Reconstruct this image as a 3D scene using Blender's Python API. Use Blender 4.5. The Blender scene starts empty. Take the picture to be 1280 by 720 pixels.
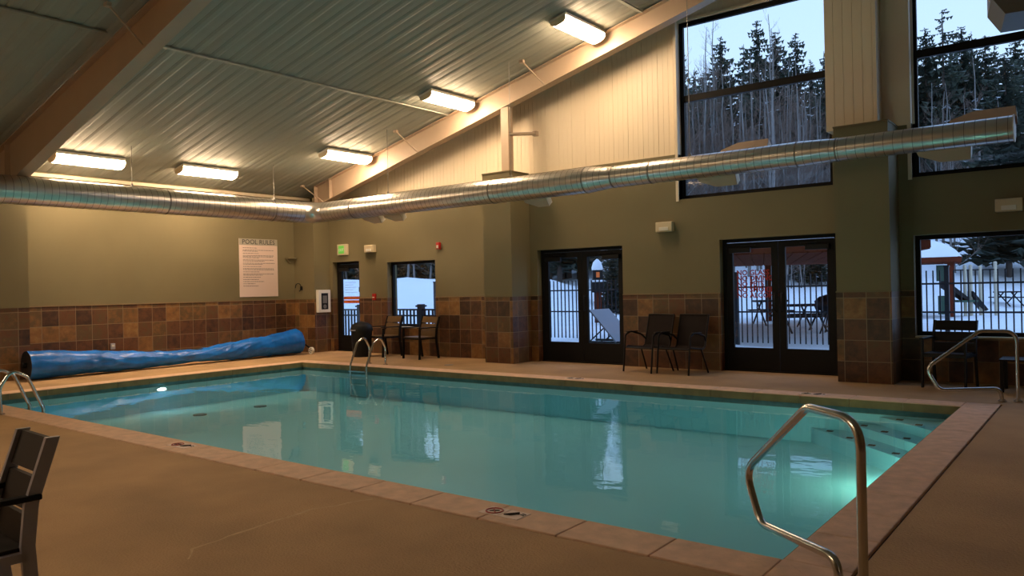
import bpy, bmesh, math, random
from mathutils import Vector, Matrix, noise
random.seed(7)
C = bpy.context.scene.collection
SC = bpy.context.scene
R_ = math.radians

# ------------------------------------------------------------------ camera
CAM_LOC = Vector((15.786, -12.071, 1.420))
YAW, PITCH, ROLL = 0.6626, -0.0009, -0.0214
F_ = Vector((-math.sin(YAW)*math.cos(PITCH), math.cos(YAW)*math.cos(PITCH), -math.sin(PITCH)))
r0 = Vector((math.cos(YAW), math.sin(YAW), 0)); u0 = r0.cross(F_)
RT = r0*math.cos(ROLL)+u0*math.sin(ROLL); UP = -r0*math.sin(ROLL)+u0*math.cos(ROLL)
cd = bpy.data.cameras.new('camera'); cam = bpy.data.objects.new('camera', cd); C.objects.link(cam)
cd.sensor_width = 36; cd.lens = 963.87/1280*36; cd.clip_end = 600
m = Matrix.Identity(4)
for i in range(3):
    m[i][0] = RT[i]; m[i][1] = UP[i]; m[i][2] = -F_[i]; m[i][3] = CAM_LOC[i]
cam.matrix_world = m
SC.camera = cam

# ------------------------------------------------------------------ world, exposure
SC.view_settings.view_transform = 'Standard'; SC.view_settings.look = 'None'
SC.view_settings.gamma = 1; SC.view_settings.use_curve_mapping = False
SC.view_settings.exposure = 0.08
SKY_STRENGTH = 1.62
LAMP = 68.0            # fluorescent lens radiance
LAMP_COL = (1.0, 0.70, 0.44)
POOL_LAMP = 230.0
w = bpy.data.worlds.new('dusk_sky'); SC.world = w; w.use_nodes = True
nt = w.node_tree; nt.nodes.clear()
o = nt.nodes.new('ShaderNodeOutputWorld'); b = nt.nodes.new('ShaderNodeBackground')
tc = nt.nodes.new('ShaderNodeTexCoord'); sp = nt.nodes.new('ShaderNodeSeparateXYZ'); cr = nt.nodes.new('ShaderNodeValToRGB')
nt.links.new(tc.outputs['Generated'], sp.inputs[0]); nt.links.new(sp.outputs['Z'], cr.inputs[0])
cr.color_ramp.elements[0].position = 0.0; cr.color_ramp.elements[0].color = (0.64, 0.79, 1.0, 1)
cr.color_ramp.elements[1].position = 0.6; cr.color_ramp.elements[1].color = (0.40, 0.60, 1.0, 1)
nt.links.new(cr.outputs[0], b.inputs[0]); b.inputs[1].default_value = SKY_STRENGTH
nt.links.new(b.outputs[0], o.inputs[0])

# ------------------------------------------------------------------ materials
def srgb(r, g, b):
    f = lambda c: (c/255/12.92) if c/255 <= 0.04045 else ((c/255+0.055)/1.055)**2.4
    return (f(r), f(g), f(b), 1)
def mat(name, col, rough=0.6, metal=0.0, noise=0.0, nscale=8.0, bump=0.0, bscale=None, emit=None, estr=0.0, spec=None):
    m = bpy.data.materials.new(name); m.use_nodes = True
    t = m.node_tree; p = t.nodes['Principled BSDF']
    p.inputs['Base Color'].default_value = col; p.inputs['Roughness'].default_value = rough
    p.inputs['Metallic'].default_value = metal
    if spec is not None: p.inputs['Specular IOR Level'].default_value = spec
    if noise or bump:
        g = t.nodes.new('ShaderNodeTexCoord')
    if noise:
        n = t.nodes.new('ShaderNodeTexNoise'); n.inputs['Scale'].default_value = nscale; n.inputs['Detail'].default_value = 6
        t.links.new(g.outputs['Object'], n.inputs['Vector'])
        r = t.nodes.new('ShaderNodeMapRange'); r.inputs[1].default_value = 0.25; r.inputs[2].default_value = 0.75
        r.inputs[3].default_value = 1-noise; r.inputs[4].default_value = 1+noise
        t.links.new(n.outputs[0], r.inputs[0])
        x = t.nodes.new('ShaderNodeVectorMath'); x.operation = 'SCALE'; x.inputs[0].default_value = col[:3]
        t.links.new(r.outputs[0], x.inputs['Scale']); t.links.new(x.outputs[0], p.inputs['Base Color'])
    if bump:
        n2 = t.nodes.new('ShaderNodeTexNoise'); n2.inputs['Scale'].default_value = bscale or nscale*4; n2.inputs['Detail'].default_value = 4
        t.links.new(g.outputs['Object'], n2.inputs['Vector'])
        bp = t.nodes.new('ShaderNodeBump'); bp.inputs['Strength'].default_value = bump; bp.inputs['Distance'].default_value = 0.02
        t.links.new(n2.outputs[0], bp.inputs['Height']); t.links.new(bp.outputs[0], p.inputs['Normal'])
    if emit:
        p.inputs['Emission Color'].default_value = emit; p.inputs['Emission Strength'].default_value = estr
    return m

def tile_mat():
    m = bpy.data.materials.new('slate_tile'); m.use_nodes = True
    t = m.node_tree; N = t.nodes; L = t.links; p = N['Principled BSDF']
    tc = N.new('ShaderNodeTexCoord'); ge = N.new('ShaderNodeNewGeometry')
    s = N.new('ShaderNodeSeparateXYZ'); L.new(tc.outputs['Object'], s.inputs[0])
    sn = N.new('ShaderNodeSeparateXYZ'); L.new(ge.outputs['True Normal'], sn.inputs[0])
    def M(op, a, b=None, c=None):
        n = N.new('ShaderNodeMath'); n.operation = op
        for i, v in enumerate((a, b, c)):
            if v is None: continue
            if isinstance(v, (int, float)): n.inputs[i].default_value = v
            else: L.new(v, n.inputs[i])
        return n.outputs[0]
    isx = M('GREATER_THAN', M('ABSOLUTE', sn.outputs['X']), 0.5)
    u = M('ADD', M('MULTIPLY', s.outputs['Y'], isx), M('MULTIPLY', s.outputs['X'], M('SUBTRACT', 1.0, isx)))
    T = 0.3
    U = M('DIVIDE', M('ADD', u, 30.13), T); V = M('DIVIDE', s.outputs['Z'], 0.297)
    fu = M('FRACT', U); fv = M('FRACT', V)
    cv = N.new('ShaderNodeCombineXYZ'); L.new(M('FLOOR', U), cv.inputs[0]); L.new(M('FLOOR', V), cv.inputs[1]); L.new(isx, cv.inputs[2])
    wn = N.new('ShaderNodeTexWhiteNoise'); wn.noise_dimensions = '3D'; L.new(cv.outputs[0], wn.inputs['Vector'])
    ns = N.new('ShaderNodeTexNoise'); ns.inputs['Scale'].default_value = 7; ns.inputs['Detail'].default_value = 8; ns.inputs['Roughness'].default_value = 0.65
    va = N.new('ShaderNodeVectorMath'); va.operation = 'MULTIPLY_ADD'; L.new(cv.outputs[0], va.inputs[0]); va.inputs[1].default_value = (3.7, 5.1, 2.3); L.new(tc.outputs['Object'], va.inputs[2])
    L.new(va.outputs[0], ns.inputs['Vector'])
    mix = M('ADD', M('MULTIPLY', wn.outputs['Value'], 0.5), M('MULTIPLY', ns.outputs[0], 0.62))
    cr = N.new('ShaderNodeValToRGB'); L.new(mix, cr.inputs[0])
    e = cr.color_ramp.elements
    e[0].position = 0.18; e[0].color = srgb(44, 29, 22)
    e[1].position = 0.9; e[1].color = srgb(150, 116, 70)
    for pos, c in ((0.36, (72, 47, 31)), (0.50, (104, 66, 40)), (0.62, (94, 74, 46)), (0.76, (130, 90, 50))):
        k = e.new(pos); k.color = srgb(*c)
    g = 0.016
    gu = M('MINIMUM', fu, M('SUBTRACT', 1.0, fu)); gv = M('MINIMUM', fv, M('SUBTRACT', 1.0, fv))
    gr = M('LESS_THAN', M('MINIMUM', gu, gv), g)
    mx = N.new('ShaderNodeMix'); mx.data_type = 'RGBA'; L.new(gr, mx.inputs[0]); L.new(cr.outputs[0], mx.inputs[6]); mx.inputs[7].default_value = srgb(136, 116, 88)
    L.new(mx.outputs[2], p.inputs['Base Color'])
    p.inputs['Roughness'].default_value = 0.45
    bp = N.new('ShaderNodeBump'); bp.inputs['Strength'].default_value = 0.35; bp.inputs['Distance'].default_value = 0.01
    L.new(M('SUBTRACT', ns.outputs[0], gr), bp.inputs['Height']); L.new(bp.outputs[0], p.inputs['Normal'])
    return m

def one_sided(N, L, fr, ior):     # the same reflectance seen from either side of a sheet
    g = N.new('ShaderNodeNewGeometry'); r = N.new('ShaderNodeMapRange')
    r.inputs[3].default_value = ior; r.inputs[4].default_value = 1/ior
    L.new(g.outputs['Backfacing'], r.inputs[0]); L.new(r.outputs[0], fr.inputs[0])
def water_mat():
    m = bpy.data.materials.new('pool_water'); m.use_nodes = True
    t = m.node_tree; N = t.nodes; L = t.links; N.clear()
    o = N.new('ShaderNodeOutputMaterial'); mx = N.new('ShaderNodeMixShader')
    tr = N.new('ShaderNodeBsdfTransparent'); tr.inputs[0].default_value = (0.76, 0.93, 0.98, 1)
    gl = N.new('ShaderNodeBsdfGlossy'); gl.inputs['Roughness'].default_value = 0.012; gl.inputs[0].default_value = (1, 1, 1, 1)
    fr = N.new('ShaderNodeFresnel'); one_sided(N, L, fr, 1.33)
    tc = N.new('ShaderNodeTexCoord'); mp = N.new('ShaderNodeMapping'); mp.inputs['Scale'].default_value = (1.0, 1.6, 1)
    n = N.new('ShaderNodeTexNoise'); n.inputs['Scale'].default_value = 1.7; n.inputs['Detail'].default_value = 3
    bp = N.new('ShaderNodeBump'); bp.inputs['Strength'].default_value = 0.14; bp.inputs['Distance'].default_value = 0.02
    L.new(tc.outputs['Object'], mp.inputs[0]); L.new(mp.outputs[0], n.inputs['Vector']); L.new(n.outputs[0], bp.inputs['Height'])
    L.new(bp.outputs[0], gl.inputs['Normal'])
    L.new(fr.outputs[0], mx.inputs[0]); L.new(tr.outputs[0], mx.inputs[1]); L.new(gl.outputs[0], mx.inputs[2]); L.new(mx.outputs[0], o.inputs[0])
    return m
def glass_mat():
    m = bpy.data.materials.new('window_glass'); m.use_nodes = True
    t = m.node_tree; N = t.nodes; L = t.links; N.clear()
    o = N.new('ShaderNodeOutputMaterial'); mx = N.new('ShaderNodeMixShader')
    tr = N.new('ShaderNodeBsdfTransparent'); tr.inputs[0].default_value = (0.86, 0.9, 0.92, 1)
    gl = N.new('ShaderNodeBsdfGlossy'); gl.inputs['Roughness'].default_value = 0.01
    fr = N.new('ShaderNodeFresnel'); one_sided(N, L, fr, 1.45)
    L.new(fr.outputs[0], mx.inputs[0]); L.new(tr.outputs[0], mx.inputs[1]); L.new(gl.outputs[0], mx.inputs[2]); L.new(mx.outputs[0], o.inputs[0])
    return m

M = dict(
 tile=tile_mat(), water=water_mat(), glass=glass_mat(),
 paint=mat('sage_wall_paint', srgb(116, 107, 78), 0.75, noise=0.05, nscale=1.2, bump=0.05, bscale=60),
 siding=mat('cream_metal_siding', srgb(226, 212, 186), 0.5),
 ceil=mat('white_metal_roof_liner', srgb(150, 153, 142), 0.6, noise=0.04, nscale=2, spec=0.3),
 steel=mat('cream_primed_steel', srgb(176, 156, 134), 0.55, noise=0.04, nscale=3),
 deck=mat('tan_concrete_deck', srgb(180, 146, 104), 0.8, noise=0.2, nscale=1.3, bump=0.5, bscale=70),
 coping=mat('tan_cast_stone', srgb(220, 184, 156), 0.7, noise=0.16, nscale=9, bump=0.3, bscale=40),
 gap=mat('dark_joint_sealant', srgb(60, 44, 32), 0.9),
 plaster=mat('pale_aqua_pool_plaster', srgb(140, 216, 234), 0.8, noise=0.03, nscale=1.0),
 band=mat('teal_waterline_tile', srgb(60, 96, 98), 0.3, noise=0.3, nscale=12),
 duct=mat('galvanised_spiral_duct', (0.62, 0.60, 0.56, 1), 0.30, 0.95, noise=0.08, nscale=5),
 seam=mat('dull_duct_seam', (0.25, 0.24, 0.22, 1), 0.5, 0.8),
 chrome=mat('brushed_stainless_tube', (0.62, 0.6, 0.58, 1), 0.22, 1.0),
 frame=mat('dark_bronze_aluminium', srgb(13, 11, 11), 0.6, 0.0, spec=0.25),
 black=mat('black_painted_metal', srgb(16, 16, 18), 0.55, spec=0.3),
 fence=mat('black_fence_paint', srgb(14, 17, 26), 0.5),
 white=mat('white_plastic', srgb(225, 222, 212), 0.5),
 offwhite=mat('ivory_plastic', srgb(205, 190, 158), 0.5),
 greenlit=mat('green_exit_panel', srgb(90, 170, 70), 0.5, emit=srgb(120, 220, 90), estr=0.35),
 red=mat('red_plastic', srgb(170, 25, 20), 0.4),
 blue=mat('blue_vinyl_cover', srgb(20, 108, 205), 0.27, noise=0.4, nscale=2.6, bump=1.0, bscale=4.5),
 bluein=mat('dark_roll_end', srgb(12, 20, 30), 0.7),
 slat=mat('brown_composite_slat', srgb(31, 23, 21), 0.65, spec=0.3, noise=0.1, nscale=20),
 slat_tan=mat('tan_composite_slat', srgb(112, 88, 56), 0.5, noise=0.1, nscale=20),
 silver=mat('silver_powder_coat', srgb(172, 174, 188), 0.4, 0.2),
 sling=mat('brown_sling_mesh', srgb(30, 21, 20), 0.8, spec=0.2, bump=0.2, bscale=200),
 chairframe=mat('dark_brown_chair_frame', srgb(20, 15, 14), 0.5, 0.0, spec=0.3),
 paper=mat('pinkish_white_sign_board', srgb(228, 206, 196), 0.6),
 signhead=mat('grey_sign_header', srgb(168, 162, 148), 0.6),
 ink=mat('grey_sign_ink', srgb(95, 85, 85), 0.7),
 inkdark=mat('dark_sign_ink', srgb(50, 46, 50), 0.7),
 orange=mat('orange_warning_sticker', srgb(200, 96, 40), 0.6),
 yellow=mat('yellow_label', srgb(235, 190, 110), 0.6),
 heater=mat('grey_heater_enamel', srgb(110, 108, 104), 0.5),
 snow=mat('fresh_snow', (0.86, 0.89, 0.95, 1), 0.85, noise=0.05, nscale=0.6, bump=0.6, bscale=1.6),
 spruce=mat('dark_spruce_needles', srgb(58, 68, 58), 0.9, noise=0.35, nscale=1.5),
 bark=mat('brown_bark', srgb(74, 64, 58), 0.9),
 aspen=mat('pale_grey_aspen_bark', srgb(122, 118, 116), 0.85, noise=0.25, nscale=2),
 twig=mat('grey_brown_twigs', srgb(112, 94, 84), 0.9),
 wood=mat('red_brown_stained_wood', srgb(98, 48, 34), 1.0, noise=0.2, nscale=4, spec=0.03),
 cream=mat('cream_playground_post', srgb(200, 190, 168), 0.6),
 green=mat('green_playground_panel', srgb(30, 74, 58), 0.5),
 lounge=mat('grey_lounge_sling', srgb(150, 150, 160), 0.7),
 lens=None,
)
lens = bpy.data.materials.new('glowing_acrylic_lens'); lens.use_nodes = True
p = lens.node_tree.nodes['Principled BSDF']; p.inputs['Base Color'].default_value = (0.9, 0.88, 0.8, 1)
p.inputs['Emission Color'].default_value = (*LAMP_COL, 1); p.inputs['Emission Strength'].default_value = LAMP
M['lens'] = lens
pl_ = bpy.data.materials.new('glowing_pool_lamp_lens'); pl_.use_nodes = True
p = pl_.node_tree.nodes['Principled BSDF']; p.inputs['Emission Color'].default_value = (0.85, 1.0, 0.62, 1); p.inputs['Emission Strength'].default_value = POOL_LAMP
M['plens'] = pl_
pb_ = pl_.copy(); pb_.name = 'cool_pool_lamp_lens'; pb_.node_tree.nodes['Principled BSDF'].inputs['Emission Color'].default_value = (0.7, 0.95, 1.0, 1)
pb_.node_tree.nodes['Principled BSDF'].inputs['Emission Strength'].default_value = POOL_LAMP*0.35; M['plens_blue'] = pb_

# ------------------------------------------------------------------ mesh helpers
class MB:
    def __init__(s): s.v = []; s.f = []; s.mi = []; s.sm = []
    def add(s, vs, fs, mi=0, smooth=False):
        k = len(s.v); s.v += [tuple(v) for v in vs]
        for f in fs: s.f.append(tuple(k+i for i in f)); s.mi.append(mi); s.sm.append(smooth)
    def box(s, x0, x1, y0, y1, z0, z1, mi=0, mtx=None):
        vs = [Vector((x, y, z)) for z in (z0, z1) for y in (y0, y1) for x in (x0, x1)]
        if mtx is not None: vs = [mtx @ v for v in vs]
        s.add(vs, [(0, 2, 3, 1), (4, 5, 7, 6), (0, 1, 5, 4), (2, 6, 7, 3), (0, 4, 6, 2), (1, 3, 7, 5)], mi)
    def cbox(s, c, d, mi=0, mtx=None, bev=0.0):
        if bev <= 0:
            s.box(c[0]-d[0]/2, c[0]+d[0]/2, c[1]-d[1]/2, c[1]+d[1]/2, c[2]-d[2]/2, c[2]+d[2]/2, mi, mtx); return
        bm = bmesh.new(); bmesh.ops.create_cube(bm, size=1)
        for v in bm.verts: v.co = Vector((v.co.x*d[0]+c[0], v.co.y*d[1]+c[1], v.co.z*d[2]+c[2]))
        bmesh.ops.bevel(bm, geom=bm.edges[:], offset=bev, segments=2, affect='EDGES', profile=0.5)
        bm.verts.index_update()
        vs = [(mtx @ v.co) if mtx is not None else v.co.copy() for v in bm.verts]
        s.add(vs, [[v.index for v in f.verts] for f in bm.faces], mi); bm.free()
    def prism(s, poly, axis, a, b, mi=0):   # polygon in the two other axes, extruded along axis
        def P(p, t):
            if axis == 'x': return (t, p[0], p[1])
            if axis == 'y': return (p[0], t, p[1])
            return (p[0], p[1], t)
        n = len(poly)
        vs = [P(p, a) for p in poly]+[P(p, b) for p in poly]
        fs = [tuple(range(n)), tuple(range(2*n-1, n-1, -1))]+[(i, n+i, n+(i+1) % n, (i+1) % n) for i in range(n)]
        s.add(vs, fs, mi)
    def tube(s, pts, r, n=10, mi=0, caps=True):
        pts = [Vector(p) for p in pts]; rs = r if isinstance(r, (list, tuple)) else [r]*len(pts)
        rings = []; prev = None
        for i, p in enumerate(pts):
            if i == 0: t = pts[1]-p
            elif i == len(pts)-1: t = p-pts[i-1]
            else: t = (pts[i+1]-p).normalized()+(p-pts[i-1]).normalized()
            t.normalize()
            if prev is None:
                a = Vector((0, 0, 1)) if abs(t.z) < 0.9 else Vector((1, 0, 0))
                x = t.cross(a).normalized()
            else:
                x = (prev-t*prev.dot(t)).normalized()
            prev = x; y = t.cross(x)
            rings.append([p+(x*math.cos(2*math.pi*k/n)+y*math.sin(2*math.pi*k/n))*rs[i] for k in range(n)])
        vs = [q for R in rings for q in R]; fs = []
        for i in range(len(pts)-1):
            for k in range(n):
                fs.append((i*n+k, i*n+(k+1) % n, (i+1)*n+(k+1) % n, (i+1)*n+k))
        s.add(vs, fs, mi, True)
        if caps: s.add(rings[0], [tuple(range(n-1, -1, -1))], mi); s.add(rings[-1], [tuple(range(n))], mi)
    def cyl(s, c, r, h, n=20, mi=0, r2=None, axis='z'):
        c = Vector(c); d = {'x': Vector((h, 0, 0)), 'y': Vector((0, h, 0)), 'z': Vector((0, 0, h))}[axis]
        s.tube([c, c+d], [r, r2 if r2 is not None else r], n, mi)
    def build(s, name, mats, parent=None, loc=None):
        me = bpy.data.meshes.new(name); me.from_pydata(s.v, [], s.f)
        if not isinstance(mats, (list, tuple)): mats = [mats]
        for m in mats: me.materials.append(m)
        for p, mi, sm in zip(me.polygons, s.mi, s.sm): p.material_index = mi; p.use_smooth = sm
        bm = bmesh.new(); bm.from_mesh(me)
        bmesh.ops.recalc_face_normals(bm, faces=bm.faces[:]); bm.to_mesh(me); bm.free()
        me.update()
        o = bpy.data.objects.new(name, me); C.objects.link(o)
        if parent is not None: o.parent = parent
        if loc is not None: o.location = loc
        return o
def tag(o, label=None, cat=None, group=None, kind=None):
    if label: o['label'] = label
    if cat: o['category'] = cat
    if group: o['group'] = group
    if kind: o['kind'] = kind
    return o
def struct(o, label=None): return tag(o, label, None, None, 'structure')
def empty(name, label, cat, loc=(0, 0, 0), rz=0, group=None):
    o = bpy.data.objects.new(name, None); C.objects.link(o); o.location = loc; o.rotation_euler = (0, 0, rz)
    o.empty_display_size = 0.1
    return tag(o, label, cat, group)
def dup(root, loc, rz=None, label=None, group=None):
    def cp(o, par):
        c = o.copy(); C.objects.link(c)
        if par is not None: c.parent = par
        for ch in list(o.children): cp(ch, c)
        return c
    r = cp(root, None); r.location = loc
    if rz is not None: r.rotation_euler = (r.rotation_euler[0], r.rotation_euler[1], rz)
    if label: r['label'] = label
    if group: r['group'] = group
    return r
def text_mesh(name, txt, size, mat_, parent=None, mtx=None, align='CENTER', extrude=0.001, bold=0.0):
    cu = bpy.data.curves.new(name, 'FONT'); cu.body = txt; cu.size = size; cu.extrude = extrude; cu.align_x = align; cu.offset = bold
    cu.resolution_u = 2
    tmp = bpy.data.objects.new(name+'_tmp', cu); C.objects.link(tmp)
    dg = bpy.context.evaluated_depsgraph_get()
    me = bpy.data.meshes.new_from_object(tmp.evaluated_get(dg)); bpy.data.objects.remove(tmp)
    if mtx is not None: me.transform(mtx)
    me.materials.clear(); me.materials.append(mat_)
    o = bpy.data.objects.new(name, me); C.objects.link(o)
    if parent is not None: o.parent = parent
    return o
def text_v(txt, size, mtx, bold=0.0, align='CENTER'):   # vertices/faces of lettering, to join into one mesh
    o = text_mesh('t', txt, size, M['ink'], None, mtx, align, 0.0006, bold); me = o.data
    r = ([v.co.copy() for v in me.vertices], [tuple(p.vertices) for p in me.polygons]); bpy.data.objects.remove(o); return r

SL = 0.235
def ceil_z(x): return 3.80+SL*x if x <= 13.4 else 3.80+SL*13.4-SL*(x-13.4)
XR, YN = 21.0, -15.0
def grid_wall(mb, x0, x1, z0, z1, y0, y1, holes, mi, axis='y'):
    xs = sorted(set([x0, x1]+[min(max(h[i], x0), x1) for h in holes for i in (0, 1)]))
    for a, b in zip(xs[:-1], xs[1:]):
        if b-a < 1e-5: continue
        cuts = sorted([(max(h[2], z0), min(h[3], z1)) for h in holes if h[0] < (a+b)/2 < h[1] and h[2] < z1 and h[3] > z0])
        z = z0; segs = []
        for c0, c1 in cuts:
            if c0 > z: segs.append((z, c0))
            z = max(z, c1)
        if z < z1: segs.append((z, z1))
        for s0, s1 in segs: mb.box(a, b, y0, y1, s0, s1, mi)

# ------------------------------------------------------------------ room shell
ZT, ZS = 1.27, 3.64
OPEN = dict(d1=(0.87, 1.83, 0.0, 2.15), w1=(2.78, 4.28, 0.62, 2.08), d2=(7.0, 8.88, 0.0, 2.15), d3=(10.7, 12.52, 0.0, 2.15),
            w4=(13.57, 15.9, 0.63, 2.05), u1=(10.0, 12.5, 2.87, 5.88), u2=(13.57, 15.95, 2.87, 5.88))
H = list(OPEN.values())
mb = MB()
grid_wall(mb, 0, XR, 0, ZT, -0.008, 0.3, H, 0)
grid_wall(mb, 0, XR, ZT, ZS, 0, 0.3, H, 1)
back = struct(mb.build('wall_back', [M['tile'], M['paint']]))
# upper siding: ribbed liner panels, each strip cut to the roof slope
mb = MB(); YS = 0.10
x = 0.0
while x < XR-1e-6:
    for (a, b2, dy) in ((0, 0.095, 0), (0.095, 0.099, 0.004), (0.099, 0.195, 0), (0.195, 0.199, 0.004), (0.199, 0.292, 0), (0.292, 0.30, 0.009)):
        xa, xb = x+a, min(x+b2, XR)
        if xb <= xa: continue
        xm = (xa+xb)/2; segs = [(ZS, min(ceil_z(xa), ceil_z(xb))-0.0)]
        for h in (OPEN['u1'], OPEN['u2']):
            if h[0]-0.01 < xm < h[1]+0.01: segs = [(h[3], min(ceil_z(xa), ceil_z(xb)))]
        for s0, s1 in segs: mb.box(xa, xb, YS+dy, 0.3, s0, s1)
    x += 0.30
struct(mb.build('wall_back_siding', M['siding']))
mb = MB()
mb.box(-0.3, 0, YN, 0.3, 0, ZT, 0); mb.box(-0.3, 0, YN, 0.3, ZT, 3.86, 1)
struct(mb.build('wall_left', [M['tile'], M['paint']]))
mb = MB(); mb.box(XR, XR+0.3, YN, 0.3, 0, ZT, 0); mb.box(XR, XR+0.3, YN, 0.3, ZT, ceil_z(XR)+0.05, 1)
struct(mb.build('wall_right', [M['tile'], M['paint']]))
mb = MB(); mb.box(0, XR, YN-0.3, YN, 0, ZT, 0); mb.box(0, XR, YN-0.3, YN, ZT, 3.8, 1)
mb.prism([(0, 3.8), (XR, 3.8), (XR, ceil_z(XR)), (13.4, ceil_z(13.4))], 'y', YN-0.3, YN, 1)
struct(mb.build('wall_front', [M['tile'], M['paint']]))
# ceiling: standing ribs running up the slope
def ceiling(name, xa, xb):
    mb = MB(); prof = []; y = YN-0.3
    while y < 0.3:
        prof += [(y, 0), (y+0.04, -0.012), (y+0.10, -0.012), (y+0.14, 0), (y+0.20, -0.003), (y+0.22, -0.003), (y+0.28, 0), (y+0.295, 0.004)]; y += 0.30
    prof.append((0.3, 0)); n = len(prof)
    vs = [(xa, p[0], ceil_z(xa)+p[1]) for p in prof]+[(xb, p[0], ceil_z(xb)+p[1]) for p in prof]
    vs += [(xa, YN-0.3, ceil_z(xa)+0.2), (xa, 0.3, ceil_z(xa)+0.2), (xb, YN-0.3, ceil_z(xb)+0.2), (xb, 0.3, ceil_z(xb)+0.2)]
    fs = [(i, i+1, n+i+1, n+i) for i in range(n-1)]+[(2*n, 2*n+1, 2*n+3, 2*n+2)]
    mb.add(vs, fs); return struct(mb.build(name, M['ceil']))
ceiling('ceiling', -0.3, 13.4); ceiling('ceiling_far_slope', 13.4, XR+0.3)
# trims
mb = MB(); mb.box(0.0, 0.05, YN, -0.0, 3.70, 3.765); struct(mb.build('trim_1', M['siding']))
for i, (x_, y0, y1) in enumerate([(5.15, -6.88, -0.42), (5.15, YN, -7.2), (9.6, -6.88, -0.42), (9.6, YN, -7.2)]):
    mb = MB(); mb.box(x_-0.03, x_+0.03, y0, y1, ceil_z(x_)-0.042, ceil_z(x_)-0.02); struct(mb.build('trim_2', M['ceil']))
# thin cap of the tiling
mb = MB()
for a, b2 in ((0.757, 0.87), (1.83, 2.78), (4.28, 6.15), (6.83, 7.0), (8.88, 10.7), (12.52, 12.68), (13.39, 13.57), (15.9, XR)):
    mb.box(a, b2, -0.018, 0, ZT-0.004, ZT+0.012)
mb.box(0, 0.014, YN, -7.6, ZT-0.004, ZT+0.012); mb.box(0, 0.014, -6.52, -0.47, ZT-0.004, ZT+0.012)
struct(mb.build('trim_3', mat('tile_cap_strip', srgb(140, 116, 84), 0.5)))
# pilasters
def pilaster(name, x0, x1, y0, y1, zt):
    mb = MB(); mb.box(x0-0.006, x1+0.006, y0-0.006, y1, 0, ZT, 0); mb.box(x0, x1, y0, y1, ZT, zt, 1)
    mb.box(x0-0.006, x1+0.012, y0-0.012, y1, zt, zt+0.02, 1)
    mb.box(x0-0.012, x1+0.014, y0-0.014, y1, ZT-0.003, ZT+0.010, 1)
    return struct(mb.build(name, [M['tile'], M['paint']]))
pilaster('wall_pilaster', 0.0, 0.757, -0.47, -0.0, 3.58)
pilaster('wall_pilaster', 6.15, 6.83, -0.59, -0.0, 3.64)
pilaster('wall_pilaster', 12.68, 13.39, -0.59, -0.0, 3.60)
pilaster('wall_pilaster', 0.0, 0.59, -7.6, -6.55, 3.50)
# boxed siding column between the tall windows
mb = MB(); x = 12.505
prof = [(12.505, YS)]
while x < 13.2-0.01:
    prof += [(x, -0.3), (x+0.12, -0.3), (x+0.122, -0.295), (x+0.126, -0.295), (x+0.128, -0.3)]; x += 0.13
prof += [(13.2, -0.3), (13.2, YS), ]
mb.prism([(p[0], p[1]) for p in prof if p[0] <= 13.2], 'z', 3.62, 6.86); struct(mb.build('wall_siding_column', M['siding']))
mb = MB(); mb.box(13.2, 13.565, -0.02, YS, 3.62, 6.85); struct(mb.build('wall_siding_strip', M['siding']))

# ------------------------------------------------------------------ deck, coping, pool
PX0, PX1, PY0, PY1 = 2.56, 14.42, -8.10, -2.20
CW = 0.34
mb = MB(); G = 0.018
mb.box(-0.0, PX0-CW-G, YN, 0, -0.3, -0.004); mb.box(PX1+CW+G, XR, YN, 0, -0.3, -0.004)
mb.box(PX0-CW-G, PX1+CW+G, YN, PY0-CW-G, -0.3, -0.004)
mb.box(PX0-CW-G, PX1+CW+G, PY1+CW+G, 0, -0.3, -0.004)
YA, YB = min(PY0, PY1), max(PY0, PY1)     # YA near side, YB far side
struct(mb.build('floor', M['deck']))
mb = MB()
mb.box(-0.0, XR, -0.0, 0.3, -0.3, -0.002); struct(mb.build('floor_threshold', M['deck']))
mb = MB()  # sealant bed under coping joints and outer gap
mb.box(PX0-CW-G, PX1+CW+G, YA-CW-G, YA-0.01, -0.3, -0.02); mb.box(PX0-CW-G, PX1+CW+G, YB+0.01, YB+CW+G, -0.3, -0.02)
mb.box(PX0-CW-G, PX0-0.01, YA, YB, -0.3, -0.02); mb.box(PX1+0.01, PX1+CW+G, YA, YB, -0.3, -0.02)
struct(mb.build('floor_joint', M['gap']))
mb = MB()
n = 20; L = (PX1-PX0)/n
for (ya, yb) in ((YA-CW, YA), (YB, YB+CW)):
    for i in range(n):
        mb.cbox((PX0+(i+.5)*L, (ya+yb)/2, -0.05), (L-0.005, CW, 0.10), bev=0.008)
n = 11; L = (YB-YA)/n
for xa in (PX0-CW, PX1):
    for i in range(n):
        mb.cbox((xa+CW/2, YA+(i+.5)*L, -0.05), (CW, L-0.005, 0.10), bev=0.008)
for cx, cy in ((PX0, YA), (PX0, YB), (PX1, YA), (PX1, YB)):
    sx = -1 if cx == PX0 else 1; sy = -1 if cy == YA else 1
    for tri in ([(0, 0), (CW, 0.004), (CW, CW-0.004)], [(0, 0), (0.004, CW), (CW-0.004, CW)]):
        mb.prism([(cx+sx*a, cy+sy*b2) for a, b2 in tri], 'z', -0.10, -0.001)
struct(mb.build('pool_coping', M['coping']))
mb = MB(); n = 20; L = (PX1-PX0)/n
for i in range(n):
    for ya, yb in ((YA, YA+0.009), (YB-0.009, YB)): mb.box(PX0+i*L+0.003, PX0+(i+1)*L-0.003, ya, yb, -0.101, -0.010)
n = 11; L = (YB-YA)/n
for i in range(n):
    for xa, xb in ((PX0, PX0+0.009), (PX1-0.009, PX1)): mb.box(xa, xb, YA+i*L+0.003, YA+(i+1)*L-0.003, -0.101, -0.010)
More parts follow.
